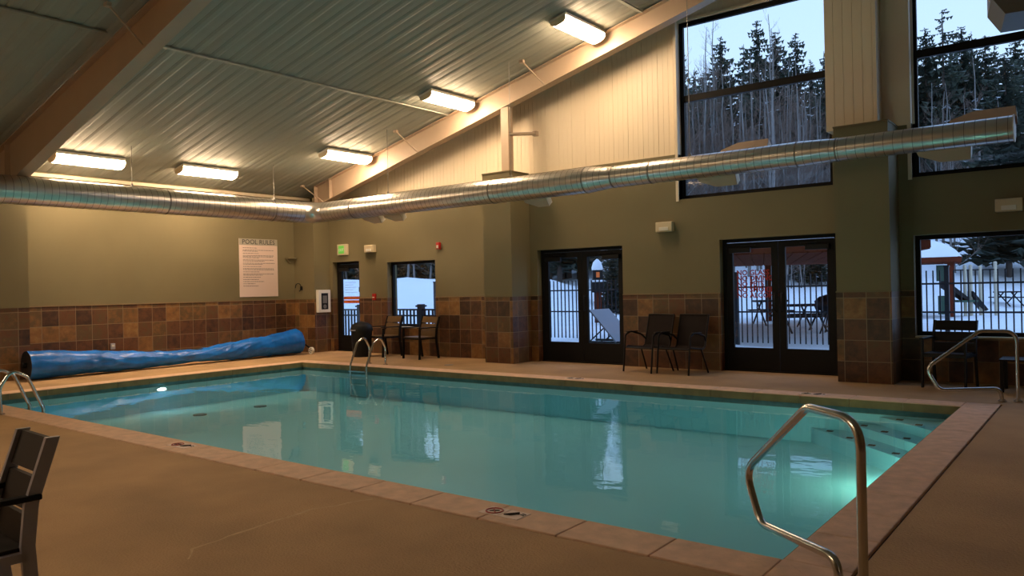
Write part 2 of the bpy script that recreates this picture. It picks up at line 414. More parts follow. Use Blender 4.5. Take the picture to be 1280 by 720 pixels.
struct(mb.build('pool_edge_tile', mat('olive_brown_edge_tile', srgb(120, 104, 66), 0.6, noise=0.25, nscale=6)))
mb = MB(); ZB = -0.58; t = 0.12
mb.box(PX0-t, PX1+t, YA-t, YB+t, ZB-0.15, ZB, 0)
for (a, b2, c, d) in ((PX0-t, PX0+0.0, YA, YB), (PX1, PX1+t, YA, YB), (PX0-t, PX1+t, YA-t, YA), (PX0-t, PX1+t, YB, YB+t)):
    mb.box(a, b2, c, d, ZB, -0.165, 0); mb.box(a, b2, c, d, -0.165, -0.10, 1)
struct(mb.build('pool_basin', [M['plaster'], M['band']]))
mb = MB(); vs = [(PX0, YA, 0), (PX1, YA, 0), (PX1, YB, 0), (PX0, YB, 0)]
mb.add(vs, [(0, 1, 2, 3)]); wat = mb.build('pool_water', M['water'], loc=(0, 0, -0.13))
tag(wat, 'calm turquoise water filling the rectangular indoor pool', 'water', kind='stuff')
# corner steps with dark non slip marks
stp = empty('pool_steps', 'submerged white corner steps with dark square marks at far right of pool', 'steps', (PX1, YB, 0))
for k, (zt, leg, marks) in enumerate(((-0.19, 0.55, 3), (-0.29, 0.95, 4), (-0.39, 1.35, 5))):
    mb = MB(); cz = ZB-0.0
    mb.prism([(-0.001, -0.001), (-leg-0.3, -0.001), (-0.001, -leg-0.3)], 'z', cz+0.001, zt)
    s_ = mb.build('tread', M['plaster'], stp)
    for i in range(marks):
        q = (i+0.5)/marks; px, py = -(leg+0.18)*q, -(leg+0.18)*(1-q)
        mk = MB(); mk.cbox((px, py, zt+0.003), (0.07, 0.07, 0.006), mtx=None); mk.build('mark', M['gap'], s_)
# underwater lamps
def pool_lamp(loc, rz, label, rad=0.1):
    e = empty('pool_lamp', label, 'pool light', loc, rz, None)
    mb = MB(); mb.cyl((0, -0.0, 0), rad, 0.02, 24, axis='x'); mb.build('lens', M['plens' if abs(rz) > 3 else 'plens_blue'], e)
    mb = MB(); mb.tube([(0.0, 0, 0), (0.025, 0, 0)], rad+0.015, 24); mb.v = [v for v in mb.v]; mb.build('bezel', M['chrome'], e).location = (-0.012, 0, 0)
    return e
pool_lamp((PX0+0.005, -5.2, -0.215), 0, 'small round underwater lamp glowing in the far left pool wall', 0.05).scale = (1, 1.5, 0.45)
pool_lamp((PX1-0.005, -4.1, -0.36), math.pi, 'round underwater lamp glowing green white in the right pool wall')
pool_lamp((6.2, YA+0.005, -0.36), math.pi/2, 'added unseen underwater lamp in the near pool wall, left one')  # this and the next: unseen lamps added to brighten the water
pool_lamp((10.6, YA+0.005, -0.36), math.pi/2, 'added unseen underwater lamp in the near pool wall, right one')
# main drains
for (x_, y_, l) in ((3.72, -5.15, 'dark round drain cover on pool floor nearer the left ladder'), (3.8, -4.05, 'dark round drain cover on pool floor nearer the back wall')):
    mb = MB(); mb.cyl((x_, y_, ZB), 0.11, 0.015, 20); tag(mb.build('drain_cover', M['band']), l, 'drain cover')
mb = MB(); mb.cyl((5.8, -1.27, -0.006), 0.09, 0.006, 20); tag(mb.build('deck_drain', M['seam']), 'small round floor drain in the deck beyond the pool', 'drain cover')

random.seed(9); crk = mat('crack_patch', srgb(196, 166, 126), 0.8, noise=0.15, nscale=20)
def crack(pts, w_):
    mb = MB(); q = [Vector((x, y, 0)) for x, y in pts]; fine = []
    for a, b in zip(q[:-1], q[1:]):
        n = max(2, int((b-a).length/0.08))
        for i in range(n): fine.append(a.lerp(b, i/n)+Vector((random.uniform(-.012, .012), random.uniform(-.012, .012), 0)))
    vs = []
    for i, p_ in enumerate(fine):
        d = (fine[min(i+1, len(fine)-1)]-fine[max(i-1, 0)]).normalized(); s_ = Vector((-d.y, d.x, 0))*w_*random.uniform(0.3, 1)
        vs += [p_+s_+Vector((0, 0, -0.0035)), p_-s_+Vector((0, 0, -0.0035)), p_+s_*1.1+Vector((0, 0, -0.006)), p_-s_*1.1+Vector((0, 0, -0.006))]
    n = len(fine); fs = []
    for i in range(n-1): fs += [(4*i, 4*i+4, 4*i+5, 4*i+1), (4*i, 4*i+2, 4*i+6, 4*i+4), (4*i+1, 4*i+5, 4*i+7, 4*i+3)]
    mb.add(vs, fs); struct(mb.build('floor_crack', crk))
crack([(11.75, -8.5), (11.6, -8.9), (11.62, -9.28), (11.68, -9.77), (11.9, -9.95)], 0.014)

# ------------------------------------------------------------------ doors and windows
FY0, FY1 = 0.13, 0.19
def frame_rect(mb, x0, x1, z0, z1, w_, y0=FY0, y1=FY1, bottom=None):
    bb = w_ if bottom is None else bottom
    mb.box(x0, x0+w_, y0, y1, z0, z1); mb.box(x1-w_, x1, y0, y1, z0, z1)
    mb.box(x0+w_, x1-w_, y0, y1, z1-w_, z1)
    if bb > 0: mb.box(x0+w_, x1-w_, y0, y1, z0, z0+bb)
def pane(x0, x1, z0, z1, parent, y=0.16):
    mb = MB(); mb.box(x0, x1, y-0.003, y+0.003, z0, z1); return mb.build('glass_pane', M['glass'], parent)
def door(name, x0, x1, leaves, label):
    e = struct(empty(name, label, None, (0, 0, 0)))
    mb = MB(); frame_rect(mb, x0, x1, 0, 2.15, 0.055, bottom=0); mb.box(x0, x1, 0.11, 0.21, -0.001, 0.02)
    mb.build('door_frame', M['frame'], e)
    n = leaves; W = (x1-x0-0.11)/n
    out = []
    for i in range(n):
        a = x0+0.055+i*W+0.004; b2 = a+W-0.008
        mb = MB(); frame_rect(mb, a, b2, 0.022, 2.09, 0.105, 0.135, 0.185, bottom=0.36)
        lf = mb.build('door_leaf', M['frame'], e)
        pane(a+0.105, b2-0.105, 0.382, 1.985, lf)
        hinge = a if i == 0 else b2; s = 1 if i == 0 else -1
        mb = MB(); xx = sorted((hinge+s*0.06, hinge+s*0.42)); mb.cbox(((xx[0]+xx[1])/2, 0.105, 1.965), (xx[1]-xx[0], 0.055, 0.085), bev=0.01)
        mb.box(min(hinge+s*0.25, hinge+s*0.5), max(hinge+s*0.25, hinge+s*0.5), 0.09, 0.11, 2.03, 2.045); mb.build('door_closer', M['black'], lf)
        mb = MB(); pxh = (b2-0.05) if i == 0 else (a+0.05)
        mb.tube([(pxh, 0.13, 0.98), (pxh, 0.085, 0.98), (pxh, 0.085, 1.26), (pxh, 0.13, 1.26)], 0.010, 8); mb.build('pull_handle', M['black'], lf)
        out.append((a, b2, lf))
    return out
d1 = door('door_1', *OPEN['d1'][:2], 1, 'dark framed single glass door in the far left of the back wall')
d2 = door('door_2', *OPEN['d2'][:2], 2, 'dark framed double glass doors with lounger outside')
d3 = door('door_3', *OPEN['d3'][:2], 2, 'dark framed double glass doors with red window lettering')
def window(name, key, label, mull=(), w_=0.06, sill=True, casing=False):
    x0, x1, z0, z1 = OPEN[key]; e = struct(empty(name, label, None))
    mb = MB(); frame_rect(mb, x0, x1, z0, z1, w_)
    for mz in mull: mb.box(x0+w_, x1-w_, FY0-0.01, FY1, mz-0.055, mz+0.055)
    fr = mb.build('window_frame', M['frame'], e)
    zs = [z0+w_]+list(mull)+[z1-w_]
    for i in range(len(zs)-1):
        pane(x0+w_, x1-w_, zs[i]+(0.055 if i else 0), zs[i+1]-(0.055 if i < len(zs)-2 else 0), e)
    if sill:
        mb = MB(); mb.box(x0, x1, -0.015, FY0, z0-0.02, z0+0.004); mb.build('window_sill', M['offwhite'], e)
    if casing:
        mb = MB(); mb.box(x0-0.05, x0, -0.012, FY0, z0-0.03, z1+0.05); mb.box(x0, x1, YS-0.03, FY0, z1, z1+0.05); mb.build('casing', M['siding'], e)
    return e
window('window_1', 'w1', 'dark framed window onto the snow, left part of back wall')
window('window_2', 'w4', 'wide dark framed window onto the playground, right end of back wall')
window('window_3', 'u1', 'tall upper window showing bare trees', mull=(4.58,), sill=False, casing=True, w_=0.07)
window('window_4', 'u2', 'tall upper window at right showing dark spruces', mull=(4.62,), sill=False, casing=True, w_=0.07)
def RX(p): return Matrix.Translation(p) @ Matrix.Rotation(math.pi/2, 4, 'X')
# red lettering on door 3, left leaf
a, b2, lf = d3[0]; V, Fc = [], []
mbt = MB()
for i, s in enumerate(('NO GLASS', 'NO DIVING', 'NO PETS', 'NO SMOKING', 'NO ALCOHOL')):
    vs, fs = text_v(s, 0.115, RX((a+0.16, 0.152, 1.56-i*0.092)), 0.003, 'LEFT'); mbt.add(vs, fs)
mbt.build('lettering', M['red'], lf)
a, b2, lf = d1[0]
mbt = MB(); mbt.box(a+0.15, b2-0.12, 0.150, 0.155, 1.245, 1.315); mbt.box(a+0.15, b2-0.12, 0.150, 0.155, 1.155, 1.225)
mbt.build('warning_sticker', M['orange'], lf)
mbt = MB()
for i, ww in enumerate((0.4, 0.3, 0.42, 0.3, 0.44)):
    mbt.box(a+0.2, a+0.2+ww, 0.151, 0.155, 1.65-i*0.06, 1.658-i*0.06)
mbt.build('notice_lines', M['signhead'], lf)
mb = MB(); mb.cbox((b2-0.06, 0.12, 1.48), (0.06, 0.04, 0.12), bev=0.006); mb.build('lock_box', M['black'], lf)

# ------------------------------------------------------------------ roof steel
def rafter(y, depth0, depth1, x0, x1, label, zlow=None):
    e = empty('roof_rafter', label, 'roof beam', (0, y, 0))
    def zb(x): return (zlow(x))
    n = 2; mb = MB()
    mb.prism([(x0, zb(x0)), (x1, zb(x1)), (x1, ceil_z(x1)-0.03), (x0, ceil_z(x0)-0.03)], 'y', -0.006, 0.006); mb.build('web', M['steel'], e)
    mb = MB(); th = 0.016; W = 0.10
    mb.prism([(x0, zb(x0)-th), (x1, zb(x1)-th), (x1, zb(x1)), (x0, zb(x0))], 'y', -W, W); mb.build('flange', M['steel'], e)
    mb = MB(); mb.prism([(x0, ceil_z(x0)-0.045), (x1, ceil_z(x1)-0.045), (x1, ceil_z(x1)-0.030), (x0, ceil_z(x0)-0.030)], 'y', -W, W); mb.build('flange', M['steel'], e)
    mb = MB()
    mb.box(x0, x0+0.02, -W, W, zb(x0)-0.02, ceil_z(x0)-0.04)
    for xx in (x0+0.05, x0+0.05): 
        for k in range(4): mb.cyl((x0+0.02, (-0.06 if k % 2 else 0.06), zb(x0)+0.12+0.25*(k//2)), 0.016, 0.015, 6, axis='x')
    mb.build('end_plate', M['steel'], e)
    mb = MB()
    for xx in (x0+0.55,): mb.box(xx, xx+0.012, -W*0.9, -0.006, zb(xx), ceil_z(xx)-0.045)
    mb.build('stiffener', M['steel'], e)
    return e
rafter(-0.36, 0, 0, 0.80, 13.35, 'cream steel rafter sloping up along the back gable wall', lambda x: 3.28+0.249*x)
rafter(-7.0, 0, 0, 0.62, 13.35, 'large tan steel rafter crossing the ceiling at upper left', lambda x: 2.99+0.278*x)
mb = MB(); 
mb.box(0.08, 0.5, -7.2, -6.8, 3.52, 3.75); tag(mb.build('column_cap', M['steel']), 'tan steel column head under the large rafter at the left wall', 'steel column')
# tube post on the middle pilaster
e = empty('steel_post', 'cream steel post standing on the middle pilaster under the gable rafter', 'post', (6.62, -0.38, 3.66))
zt = 3.28+0.249*6.62-0.02-3.66
mb = MB(); mb.box(-0.09, 0.09, -0.07, 0.07, 0, zt); mb.build('post_tube', M['steel'], e)
mb = MB(); mb.box(-0.13, 0.13, -0.11, 0.11, 0, 0.015); mb.build('base_plate', M['steel'], e)
mb = MB(); mb.tube([(0.06, -0.05, 0.72), (0.42, 0.34, 0.74)], 0.035, 6); mb.cbox((0.42, 0.36, 0.74), (0.09, 0.09, 0.09)); mb.build('side_bracket', M['steel'], e)
# flange braces
for (p0, p1, l) in (((0.82, -0.80, ceil_z(0.82)-0.03), (1.09, -0.42, 3.57), 'short steel brace from ceiling to gable rafter near the corner'),
                    ((4.16, -0.96, ceil_z(4.16)-0.03), (4.25, -0.44, 4.35), 'short steel brace from ceiling to gable rafter between the two middle lamps'),
                    ((7.48, -1.0, ceil_z(7.48)-0.03), (7.57, -0.44, 5.17), 'short steel brace from ceiling to gable rafter left of the highest lamp'),
                    ((5.85, -7.5, ceil_z(5.85)-0.03), (5.9, -7.08, 4.68), 'short steel brace under the large left rafter at the top edge')):
    e = empty('flange_brace', l, 'steel brace', p0); v = Vector(p1)-Vector(p0)
    mb = MB(); mb.tube([(0, 0, -0.03), v], 0.014, 6); mb.build('rod', M['steel'], e)
    mb = MB(); mb.cbox((0, 0, -0.035), (0.09, 0.06, 0.05)); mb.build('clip', M['steel'], e)

# ------------------------------------------------------------------ ceiling lamps
def make_lamp():
    e = empty('ceiling_lamp', '', 'ceiling light')
    prof = [(-0.15, 0.0), (-0.145, -0.045), (-0.11, -0.078), (-0.05, -0.094), (0.05, -0.094), (0.11, -0.078), (0.145, -0.045), (0.15, 0.0)]
    mb = MB(); mb.prism(prof, 'y', -0.60, 0.60); mb.build('lens', M['lens'], e)
    mb = MB(); mb.box(-0.17, 0.17, -0.61, 0.61, 0.0, 0.05); mb.build('housing', M['white'], e)
    for s in (-1, 1):
        mb = MB(); mb.prism([(a*1.03, b*1.04+0.002) for a, b in prof], 'y', s*0.60 if s > 0 else -0.625, 0.625 if s > 0 else -0.60); mb.build('end_cap', M['offwhite'], e)
    return e
lamp0 = make_lamp()
LL = [(0.98, -5.66, 'lit wraparound ceiling lamp nearest the large left rafter'), (1.08, -3.36, 'lit wraparound ceiling lamp above the long left duct run, second from left'),
      (2.75, -1.1, 'lowest lit wraparound lamp beside the gable rafter'), (5.76, -1.1, 'middle lit wraparound lamp beside the gable rafter'), (8.76, -1.1, 'highest visible lit wraparound lamp beside the gable rafter')]
OFF = [(2.75, -13.7), (5.76, -13.7), (8.76, -13.7)]  # unseen fill lamps added behind the camera to lift the room brightness
for i, (x_, y_, l) in enumerate(LL):
    o = lamp0 if i == 0 else dup(lamp0, (0, 0, 0))
    o.location = (x_, y_, ceil_z(x_)-0.085); o.rotation_euler = (0, -math.atan(SL), 0); o['label'] = l
for x_, y_ in OFF:
    o = dup(lamp0, (x_, y_, ceil_z(x_)-0.085)); o['label'] = 'added unseen ceiling lamp brightening the viewer side of the room'; o['group'] = 'added unseen lamps behind the viewer'

# ------------------------------------------------------------------ spiral duct
ZD, XD, YD = 3.20, 1.70, -1.15
duct = empty('spiral_duct', 'long silver spiral air duct turning the corner below the ceiling', 'air duct', (0, 0, 0))
def duct_run(name, p0, p1, segs):   # segs: list of (t0, t1, r0, r1) metres along the run
    p0 = Vector(p0); d = (Vector(p1)-p0).normalized(); mb = MB()
    for (t0, t1, ra, rb) in segs:
        mb.tube([p0+d*t0, p0+d*t1], [ra, rb], 40)
        t = t0+0.06
        while t < t1-0.02:
            r = ra+(rb-ra)*(t-t0)/(t1-t0)
            mb.tube([p0+d*t, p0+d*(t+0.007)], r+0.0018, 40, 1); t += 0.113
    return mb.build(name, [M['duct'], M['seam']], duct)
duct_run('left_run', (XD, -13.5, ZD), (XD, -1.55, ZD), [(0, 11.95, 0.235, 0.235)])
duct_run('back_run', (XD+0.4, YD, ZD), (15.0, YD, ZD), [(0, 6.85, 0.215, 0.215), (6.85, 7.25, 0.215, 0.175), (7.25, 10.3, 0.175, 0.175), (10.3, 10.75, 0.175, 0.155), (10.75, 12.78, 0.155, 0.155)])
mb = MB(); pts = []
for k in range(5):
    a_ = k/4*math.pi/2; pts.append((XD+0.4-0.4*math.cos(a_), -1.55+0.4*math.sin(a_), ZD))
mb.tube(pts, [0.235, 0.232, 0.228, 0.222, 0.217], 28); mb.build('elbow', M['duct'], duct)
for (p_, ax, r) in (((XD, -4.62, ZD), 'y', 0.243), ((XD, -2.3, ZD), 'y', 0.243), ((3.1, YD, ZD), 'x', 0.223), ((6.9, YD, ZD), 'x', 0.223), ((8.9, YD, ZD), 'x', 0.221), ((9.42, YD, ZD), 'x', 0.181), ((10.1, YD, ZD), 'x', 0.180), ((12.35, YD, ZD), 'x', 0.180), ((12.87, YD, ZD), 'x', 0.161)):
    mb = MB(); mb.cyl(p_, r, 0.02, 28, axis=ax); mb.build('joint_band', M['seam'], duct)
mb = MB(); mb.cyl((14.88, YD, ZD), 0.166, 0.012, 28, axis='x'); mb.build('end_cap', M['white'], duct)
def scoop(x_, up, r, L=0.75):
    e = None; mb = MB()
    # long trapezoid hood standing on the duct wall side
    h = 0.17; ang = R_(52) if up else R_(-52)
    dirv = Vector((0, math.cos(ang), math.sin(ang))); side = Vector((0, -math.sin(ang), math.cos(ang)))
    c = Vector((x_, YD, ZD))
    def P(a, t, s): return c+Vector((a, 0, 0))+dirv*t+side*s
    vs = []
    for s in (-0.07, 0.07):
        vs += [P(-L/2, r*0.9, s), P(L/2, r*0.9, s), P(L/2-0.02, r+h, s*0.9), P(-L/2+0.26, r+h, s*0.9), P(-L/2+0.02, r+0.05, s)]
    fs = [(0, 1, 2, 3, 4), (9, 8, 7, 6, 5)]+[(i, (i+1) % 5, 5+(i+1) % 5, 5+i) for i in range(5)]
    mb.add(vs, fs); o = mb.build('register_scoop', M['steel'], duct)
    mb = MB(); mb.add([P(L/2+0.004, r*0.9, -0.07), P(L/2+0.004, r*0.9, 0.07), P(L/2-0.012, r+h, 0.063), P(L/2-0.012, r+h, -0.063)], [(0, 1, 2, 3)]); mb.build('scoop_end', M['white'], o)
for x_, r in ((3.45, 0.215), (4.1, 0.215), (7.75, 0.215)): scoop(x_, False, r, 0.5)
for x_, r in ((11.55, 0.175), (14.55, 0.155)): scoop(x_, True, r, 0.72); scoop(x_-0.42, False, r, 0.6)
for i, (x_, y_, r, l) in enumerate(((XD, -5.22, 0.235, 'thin threaded rod holding the left duct run under the second lamp gap'), (XD, -2.2, 0.235, 'thin rod holding the left duct run near the corner'), (4.1, YD, 0.215, 'thin rod holding the back duct run left of the middle pilaster'), (7.3, YD, 0.215, 'thin rod holding the back duct run in front of the steel post'), (10.75, YD, 0.175, 'thin rod holding the back duct run in front of the tall window'))):
    e = empty('duct_hanger', l, 'hanger rod', (x_, y_, ZD+r)); h = ceil_z(x_)-0.03-ZD-r
    mb = MB(); mb.tube([(0, 0, 0.03), (0, 0, h)], 0.006, 6); mb.build('rod', M['seam'], e)
    mb = MB(); mb.prism([(-0.03, 0), (0.03, 0), (0.008, 0.05), (-0.008, 0.05)], 'y', -0.015, 0.015); mb.build('strap', M['seam'], e)

# ------------------------------------------------------------------ unit heater at the top right
e = empty('unit_heater', 'hanging grey unit heater with yellow label at the top right corner', 'heater', (15.2, -2.3, 4.2), R_(9))
mb = MB(); mb.prism([(-0.42, 0.12), (-0.42, 0.85), (0.42, 0.85), (0.42, 0.12), (0.3, -0.07), (-0.3, -0.07)], 'y', -0.35, 0.35); mb.build('cabinet', M['heater'], e)
mb = MB(); mb.box(-0.428, -0.42, -0.30, -0.10, 0.16, 0.80); lb = mb.build('label', M['yellow'], e)
mb = MB(); mb.box(-0.431, -0.428, -0.24, -0.16, 0.30, 0.40); mb.build('warning_mark', M['red'], lb)
for sx in (-0.3, 0.3):
    mb = MB(); mb.tube([(sx, 0, 0.85), (sx, 0, ceil_z(15.2+sx)-4.2-0.03)], 0.008, 6); mb.build('hanger', M['seam'], e)

# ------------------------------------------------------------------ wall fittings
mbase = MB()
sg = empty('pool_rules_sign', 'large white POOL RULES board on the left green wall', 'sign', (0.0, -1.47, 1.36))
mb = MB(); mb.box(0.0, 0.015, -0.51, 0.51, 0, 1.35); mb.build('board', M['paper'], sg)
mb = MB(); mb.box(0.015, 0.018, -0.51, 0.51, 1.20, 1.35); mb.build('header', M['signhead'], sg)
RZX = Matrix.Translation((0.0195, -0.0, 1.225)) @ Matrix.Rotation(math.pi/2, 4, 'Z') @ Matrix.Rotation(math.pi/2, 4, 'X')
text_mesh('title', 'POOL RULES', 0.155, M['inkdark'], sg, RZX)
mb = MB(); zz = 1.13; random.seed(3)
for ln in (1, 2, 1, 3, 2, 2, 1, 2, 1, 2, 1, 1, 1, 1, 1):
    for k in range(ln):
        W_ = random.uniform(0.80, 0.86) if k < ln-1 or ln > 1 and random.random() < .3 else random.uniform(0.3, 0.6)
        y = -0.42
        while y < -0.42+W_:
            dw = random.uniform(0.02, 0.07); mb.box(0.015, 0.0165, y, min(y+dw, -0.42+W_), zz, zz+0.011); y += dw+0.012
        zz -= 0.026
    zz -= 0.024
mb.build('rule_text', M['ink'], sg)
e = empty('wall_cabinet', 'white rescue equipment cabinet with window on the corner pilaster', 'cabinet', (0.757, -0.25, 0.95))
mb = MB(); mb.cbox((0.05, 0, 0.27), (0.10, 0.36, 0.54), bev=0.01); mb.build('cabinet_box', M['white'], e)
mb = MB(); mb.box(0.1, 0.103, -0.10, 0.10, 0.07, 0.46); mb.build('cabinet_window', M['black'], e)
mb = MB(); mb.box(0.1035, 0.108, -0.06, 0.06, 0.22, 0.40); mb.cyl((0.1035, 0, 0.14), 0.05, 0.005, 12, axis='x'); mb.build('contents', M['heater'], e)
e = empty('exit_sign', 'square green lit exit sign above the single door', 'exit sign', (1.3, 0, 2.31))
mb = MB(); mb.cbox((0, -0.035, 0.125), (0.34, 0.07, 0.26), bev=0.008); mb.build('housing', M['offwhite'], e)
mb = MB(); mb.box(-0.12, 0.08, -0.073, -0.07, 0.03, 0.22); g_ = mb.build('face', M['greenlit'], e)
text_mesh('lettering', 'EXIT', 0.09, M['white'], e, RX((-0.02, -0.0745, 0.09)))
def emergency(x_, z_, l, rz=0):
    e = empty('emergency_light', l, 'emergency light', (x_, 0, z_))
    mb = MB(); mb.cbox((0, -0.05, 0.09), (0.31, 0.10, 0.17), bev=0.012); mb.build('housing', M['offwhite'], e)
    mb = MB(); mb.cbox((0.0, -0.104, 0.055), (0.17, 0.012, 0.06), bev=0.004); mb.build('lens', M['white'], e)
emergency(2.28, 2.32, 'ivory emergency light between exit sign and small window'); emergency(9.75, 2.33, 'ivory emergency light between the two double doors'); emergency(14.72, 2.29, 'ivory emergency light over the wide right window')
e = empty('fire_alarm', 'small red fire alarm strobe on the green wall right of small window', 'fire alarm', (4.42, 0, 2.30))
mb = MB(); mb.cbox((0, -0.03, 0.07), (0.10, 0.06, 0.15), bev=0.01); mb.build('body', M['red'], e)
mb = MB(); mb.cbox((0, -0.062, 0.05), (0.05, 0.02, 0.06), bev=0.004); mb.build('strobe', M['white'], e)
e = empty('alarm_pull_station', 'small red pull station at the tile edge between door and small window', 'fire alarm', (2.36, 0, 1.22))
mb = MB(); mb.cbox((0, -0.025, 0.08), (0.10, 0.05, 0.15), bev=0.01); mb.build('body', M['red'], e)
mb = MB(); mb.cbox((0, -0.054, 0.07), (0.06, 0.012, 0.02), bev=0.003); mb.build('lever', M['white'], e)
e = empty('wall_shelf_bracket', 'small olive triangular bracket high on the left wall near corner', 'bracket', (0.0, -0.62, 2.2))
mb = MB(); mb.box(0.0, 0.14, -0.12, 0.12, 0.06, 0.085); mb.prism([(-0.11, 0.06), (0.11, 0.06), (0.02, -0.04), (-0.02, -0.04)], 'x', 0.0, 0.06)
mb.build('bracket_body', M['paint'], e)
e = empty('wall_hook', 'black coiled hook hanging on the corner pilaster above the tiles', 'hook', (0.28, -0.47, 1.48))
mb = MB(); mb.cbox((0, -0.02, 0.06), (0.05, 0.04, 0.09)); mb.build('plate', M['black'], e)
mb = MB(); mb.tube([(0.0+0.11*math.cos(t_)-0.08, -0.05, 0.08+0.10*math.sin(t_)) for t_ in [k*0.5-1.2 for k in range(10)]], 0.010, 6); mb.build('coil', M['black'], e)
e = empty('outlet_box', 'small grey metal outlet box on the left tiled wall above the cover', 'outlet', (0.012, -4.86, 0.38))
mb = MB(); mb.cbox((0.02, 0, 0.06), (0.04, 0.09, 0.12), bev=0.006); mb.build('box', M['silver'], e)
mb = MB(); mb.cbox((0.042, 0, 0.075), (0.008, 0.05, 0.04), bev=0.002); mb.build('flap', M['white'], e)

# ------------------------------------------------------------------ rolled pool cover on its reel
e = empty('pool_cover_reel', 'long blue vinyl pool cover rolled up along the left tiled wall', 'pool cover', (0.7, -3.8, 0))
ctrl = [(-6.72, .245, .0), (-6.4, .24, 0), (-5.55, .205, 0.005), (-4.9, .17, .01), (-4.55, .152, .012), (-4.0, .138, .015), (-3.4, .140, .02), (-2.7, .18, .01), (-2.05, .215, .005), (-1.4, .255, 0), (-1.0, .285, 0), (-0.93, .27, 0)]
def ip(y):
    for a, b in zip(ctrl[:-1], ctrl[1:]):
        if a[0] <= y <= b[0]:
            t = (y-a[0])/(b[0]-a[0]); t = t*t*(3-2*t) if True else t
            return a[1]+(b[1]-a[1])*t, a[2]+(b[2]-a[2])*t
    return ctrl[-1][1:]
random.seed(5); mb = MB(); NN = 220; K = 56; rings = []
for i in range(NN+1):
    y = -6.72+(6.72-0.93)*i/NN; r, lift = ip(y); ring = []
    for k in range(K):
        a_ = 2*math.pi*k/K
        wv = 0.022*math.sin(a_*2+y*3.1)*(1.2 if -5.5 < y < -1.8 else 0.35)+0.012*math.sin(a_*5-y*7.3+2*math.sin(y*2))*(1 if -5.6 < y < -1.6 else 0.3)+0.007*math.sin(a_*9+y*13)*(1 if -5.6 < y < -1.6 else 0.2)
        amp = 1.0 if -5.7 < y < -1.7 else 0.3
        q3 = Vector((math.cos(a_)*1.1+y*0.5, math.sin(a_)*1.1-y*0.8, y*2.3)); cz_ = 1-abs(noise.noise(q3*1.3))*2; cz2 = 1-abs(noise.noise(q3*3.1+Vector((5, 3, 1))))*2
        rr = r*(1+wv*1.6+amp*(0.10*cz_+0.035*cz2)-0.06*amp)
        zc = 0.02+lift+r*1.0
        z = max(0.006, zc+rr*math.sin(a_))
        ring.append((rr*math.cos(a_)+0.18*(-y-0.93)/5.8, y+3.8, z))
    rings.append(ring)
vs = [q for R in rings for q in R]; fs = [(i*K+k, i*K+(k+1) % K, (i+1)*K+(k+1) % K, (i+1)*K+k) for i in range(NN) for k in range(K)]
mb.add(vs, fs, 0, True); mb.add(rings[0], [tuple(range(K))], 1); mb.add(rings[-1], [tuple(range(K))], 1); mb.build('rolled_cover', [M['blue'], M['bluein']], e)
mb = MB(); mb.tube([(0.18, -2.99, 0.27), (0.0, 3.0, 0.27)], 0.05, 14); mb.build('reel_tube', M['black'], e)
mb = MB(); mb.tube([(0, 2.98, 0.27), (0.40, 3.0, 0.085)], 0.02, 8); mb.tube([(0, 2.98, 0.27), (-0.12, 3.02, 0.02)], 0.02, 8); mb.build('end_stand', M['black'], e)
mb = MB(); mb.cyl((0.40, 2.92, 0.085), 0.08, 0.05, 24, axis='y'); wh = mb.build('wheel', M['white'], e)
mb = MB()
for k in range(5): mb.cyl((0.40+0.045*math.cos(k*1.257), 2.914, 0.085+0.045*math.sin(k*1.257)), 0.014, 0.004, 10, axis='y')
mb.cyl((0.40, 2.914, 0.085), 0.014, 0.004, 10, axis='y'); mb.build('wheel_holes', M['black'], wh)

# ------------------------------------------------------------------ handrails and ladders
def arc_path(pts, rads, n=6):    # round polyline corners
    P = [Vector(p) for p in pts]; out = [P[0]]
    for i in range(1, len(P)-1):
        a = (P[i-1]-P[i]).normalized(); b = (P[i+1]-P[i]).normalized(); ang = a.angle(b)
        d = min(rads[i-1]/math.tan(ang/2), (P[i-1]-P[i]).length*0.49, (P[i+1]-P[i]).length*0.49)
        p0 = P[i]+a*d; p2 = P[i]+b*d
        for k in range(n+1):
            t = k/n; out.append(p0*(1-t)**2+P[i]*2*t*(1-t)+p2*t*t)
    out.append(P[-1]); return out
def handrail(loc, rz, label, k=0.9):
    e = empty('pool_handrail', label, 'handrail', loc, rz)
    S = [(0, -0.0), (0, 0.81), (0.42*k, 0.815), (1.06*k, 0.38), (0.90*k, 0.125), (0.20*k, 0.15), (0.177*k, -0.0)]
    mb = MB(); mb.tube(arc_path([(s, 0, z) for s, z in S], [0.14, 0.12, 0.13, 0.10, 0.09], 8), 0.0215, 16); mb.build('rail_tube', M['chrome'], e)
    for s in (0, 0.177*k):
        mb = MB(); mb.cyl((s, 0, 0), 0.045, 0.012, 20); mb.cyl((s, 0, 0.012), 0.032, 0.012, 20); mb.build('base_collar', M['chrome'], e)
handrail((14.90, -8.48, 0), R_(142), 'large stainless pool handrail in the right foreground')
handrail((14.90, -1.56, 0), R_(203), 'stainless pool handrail at the far right corner of the pool')
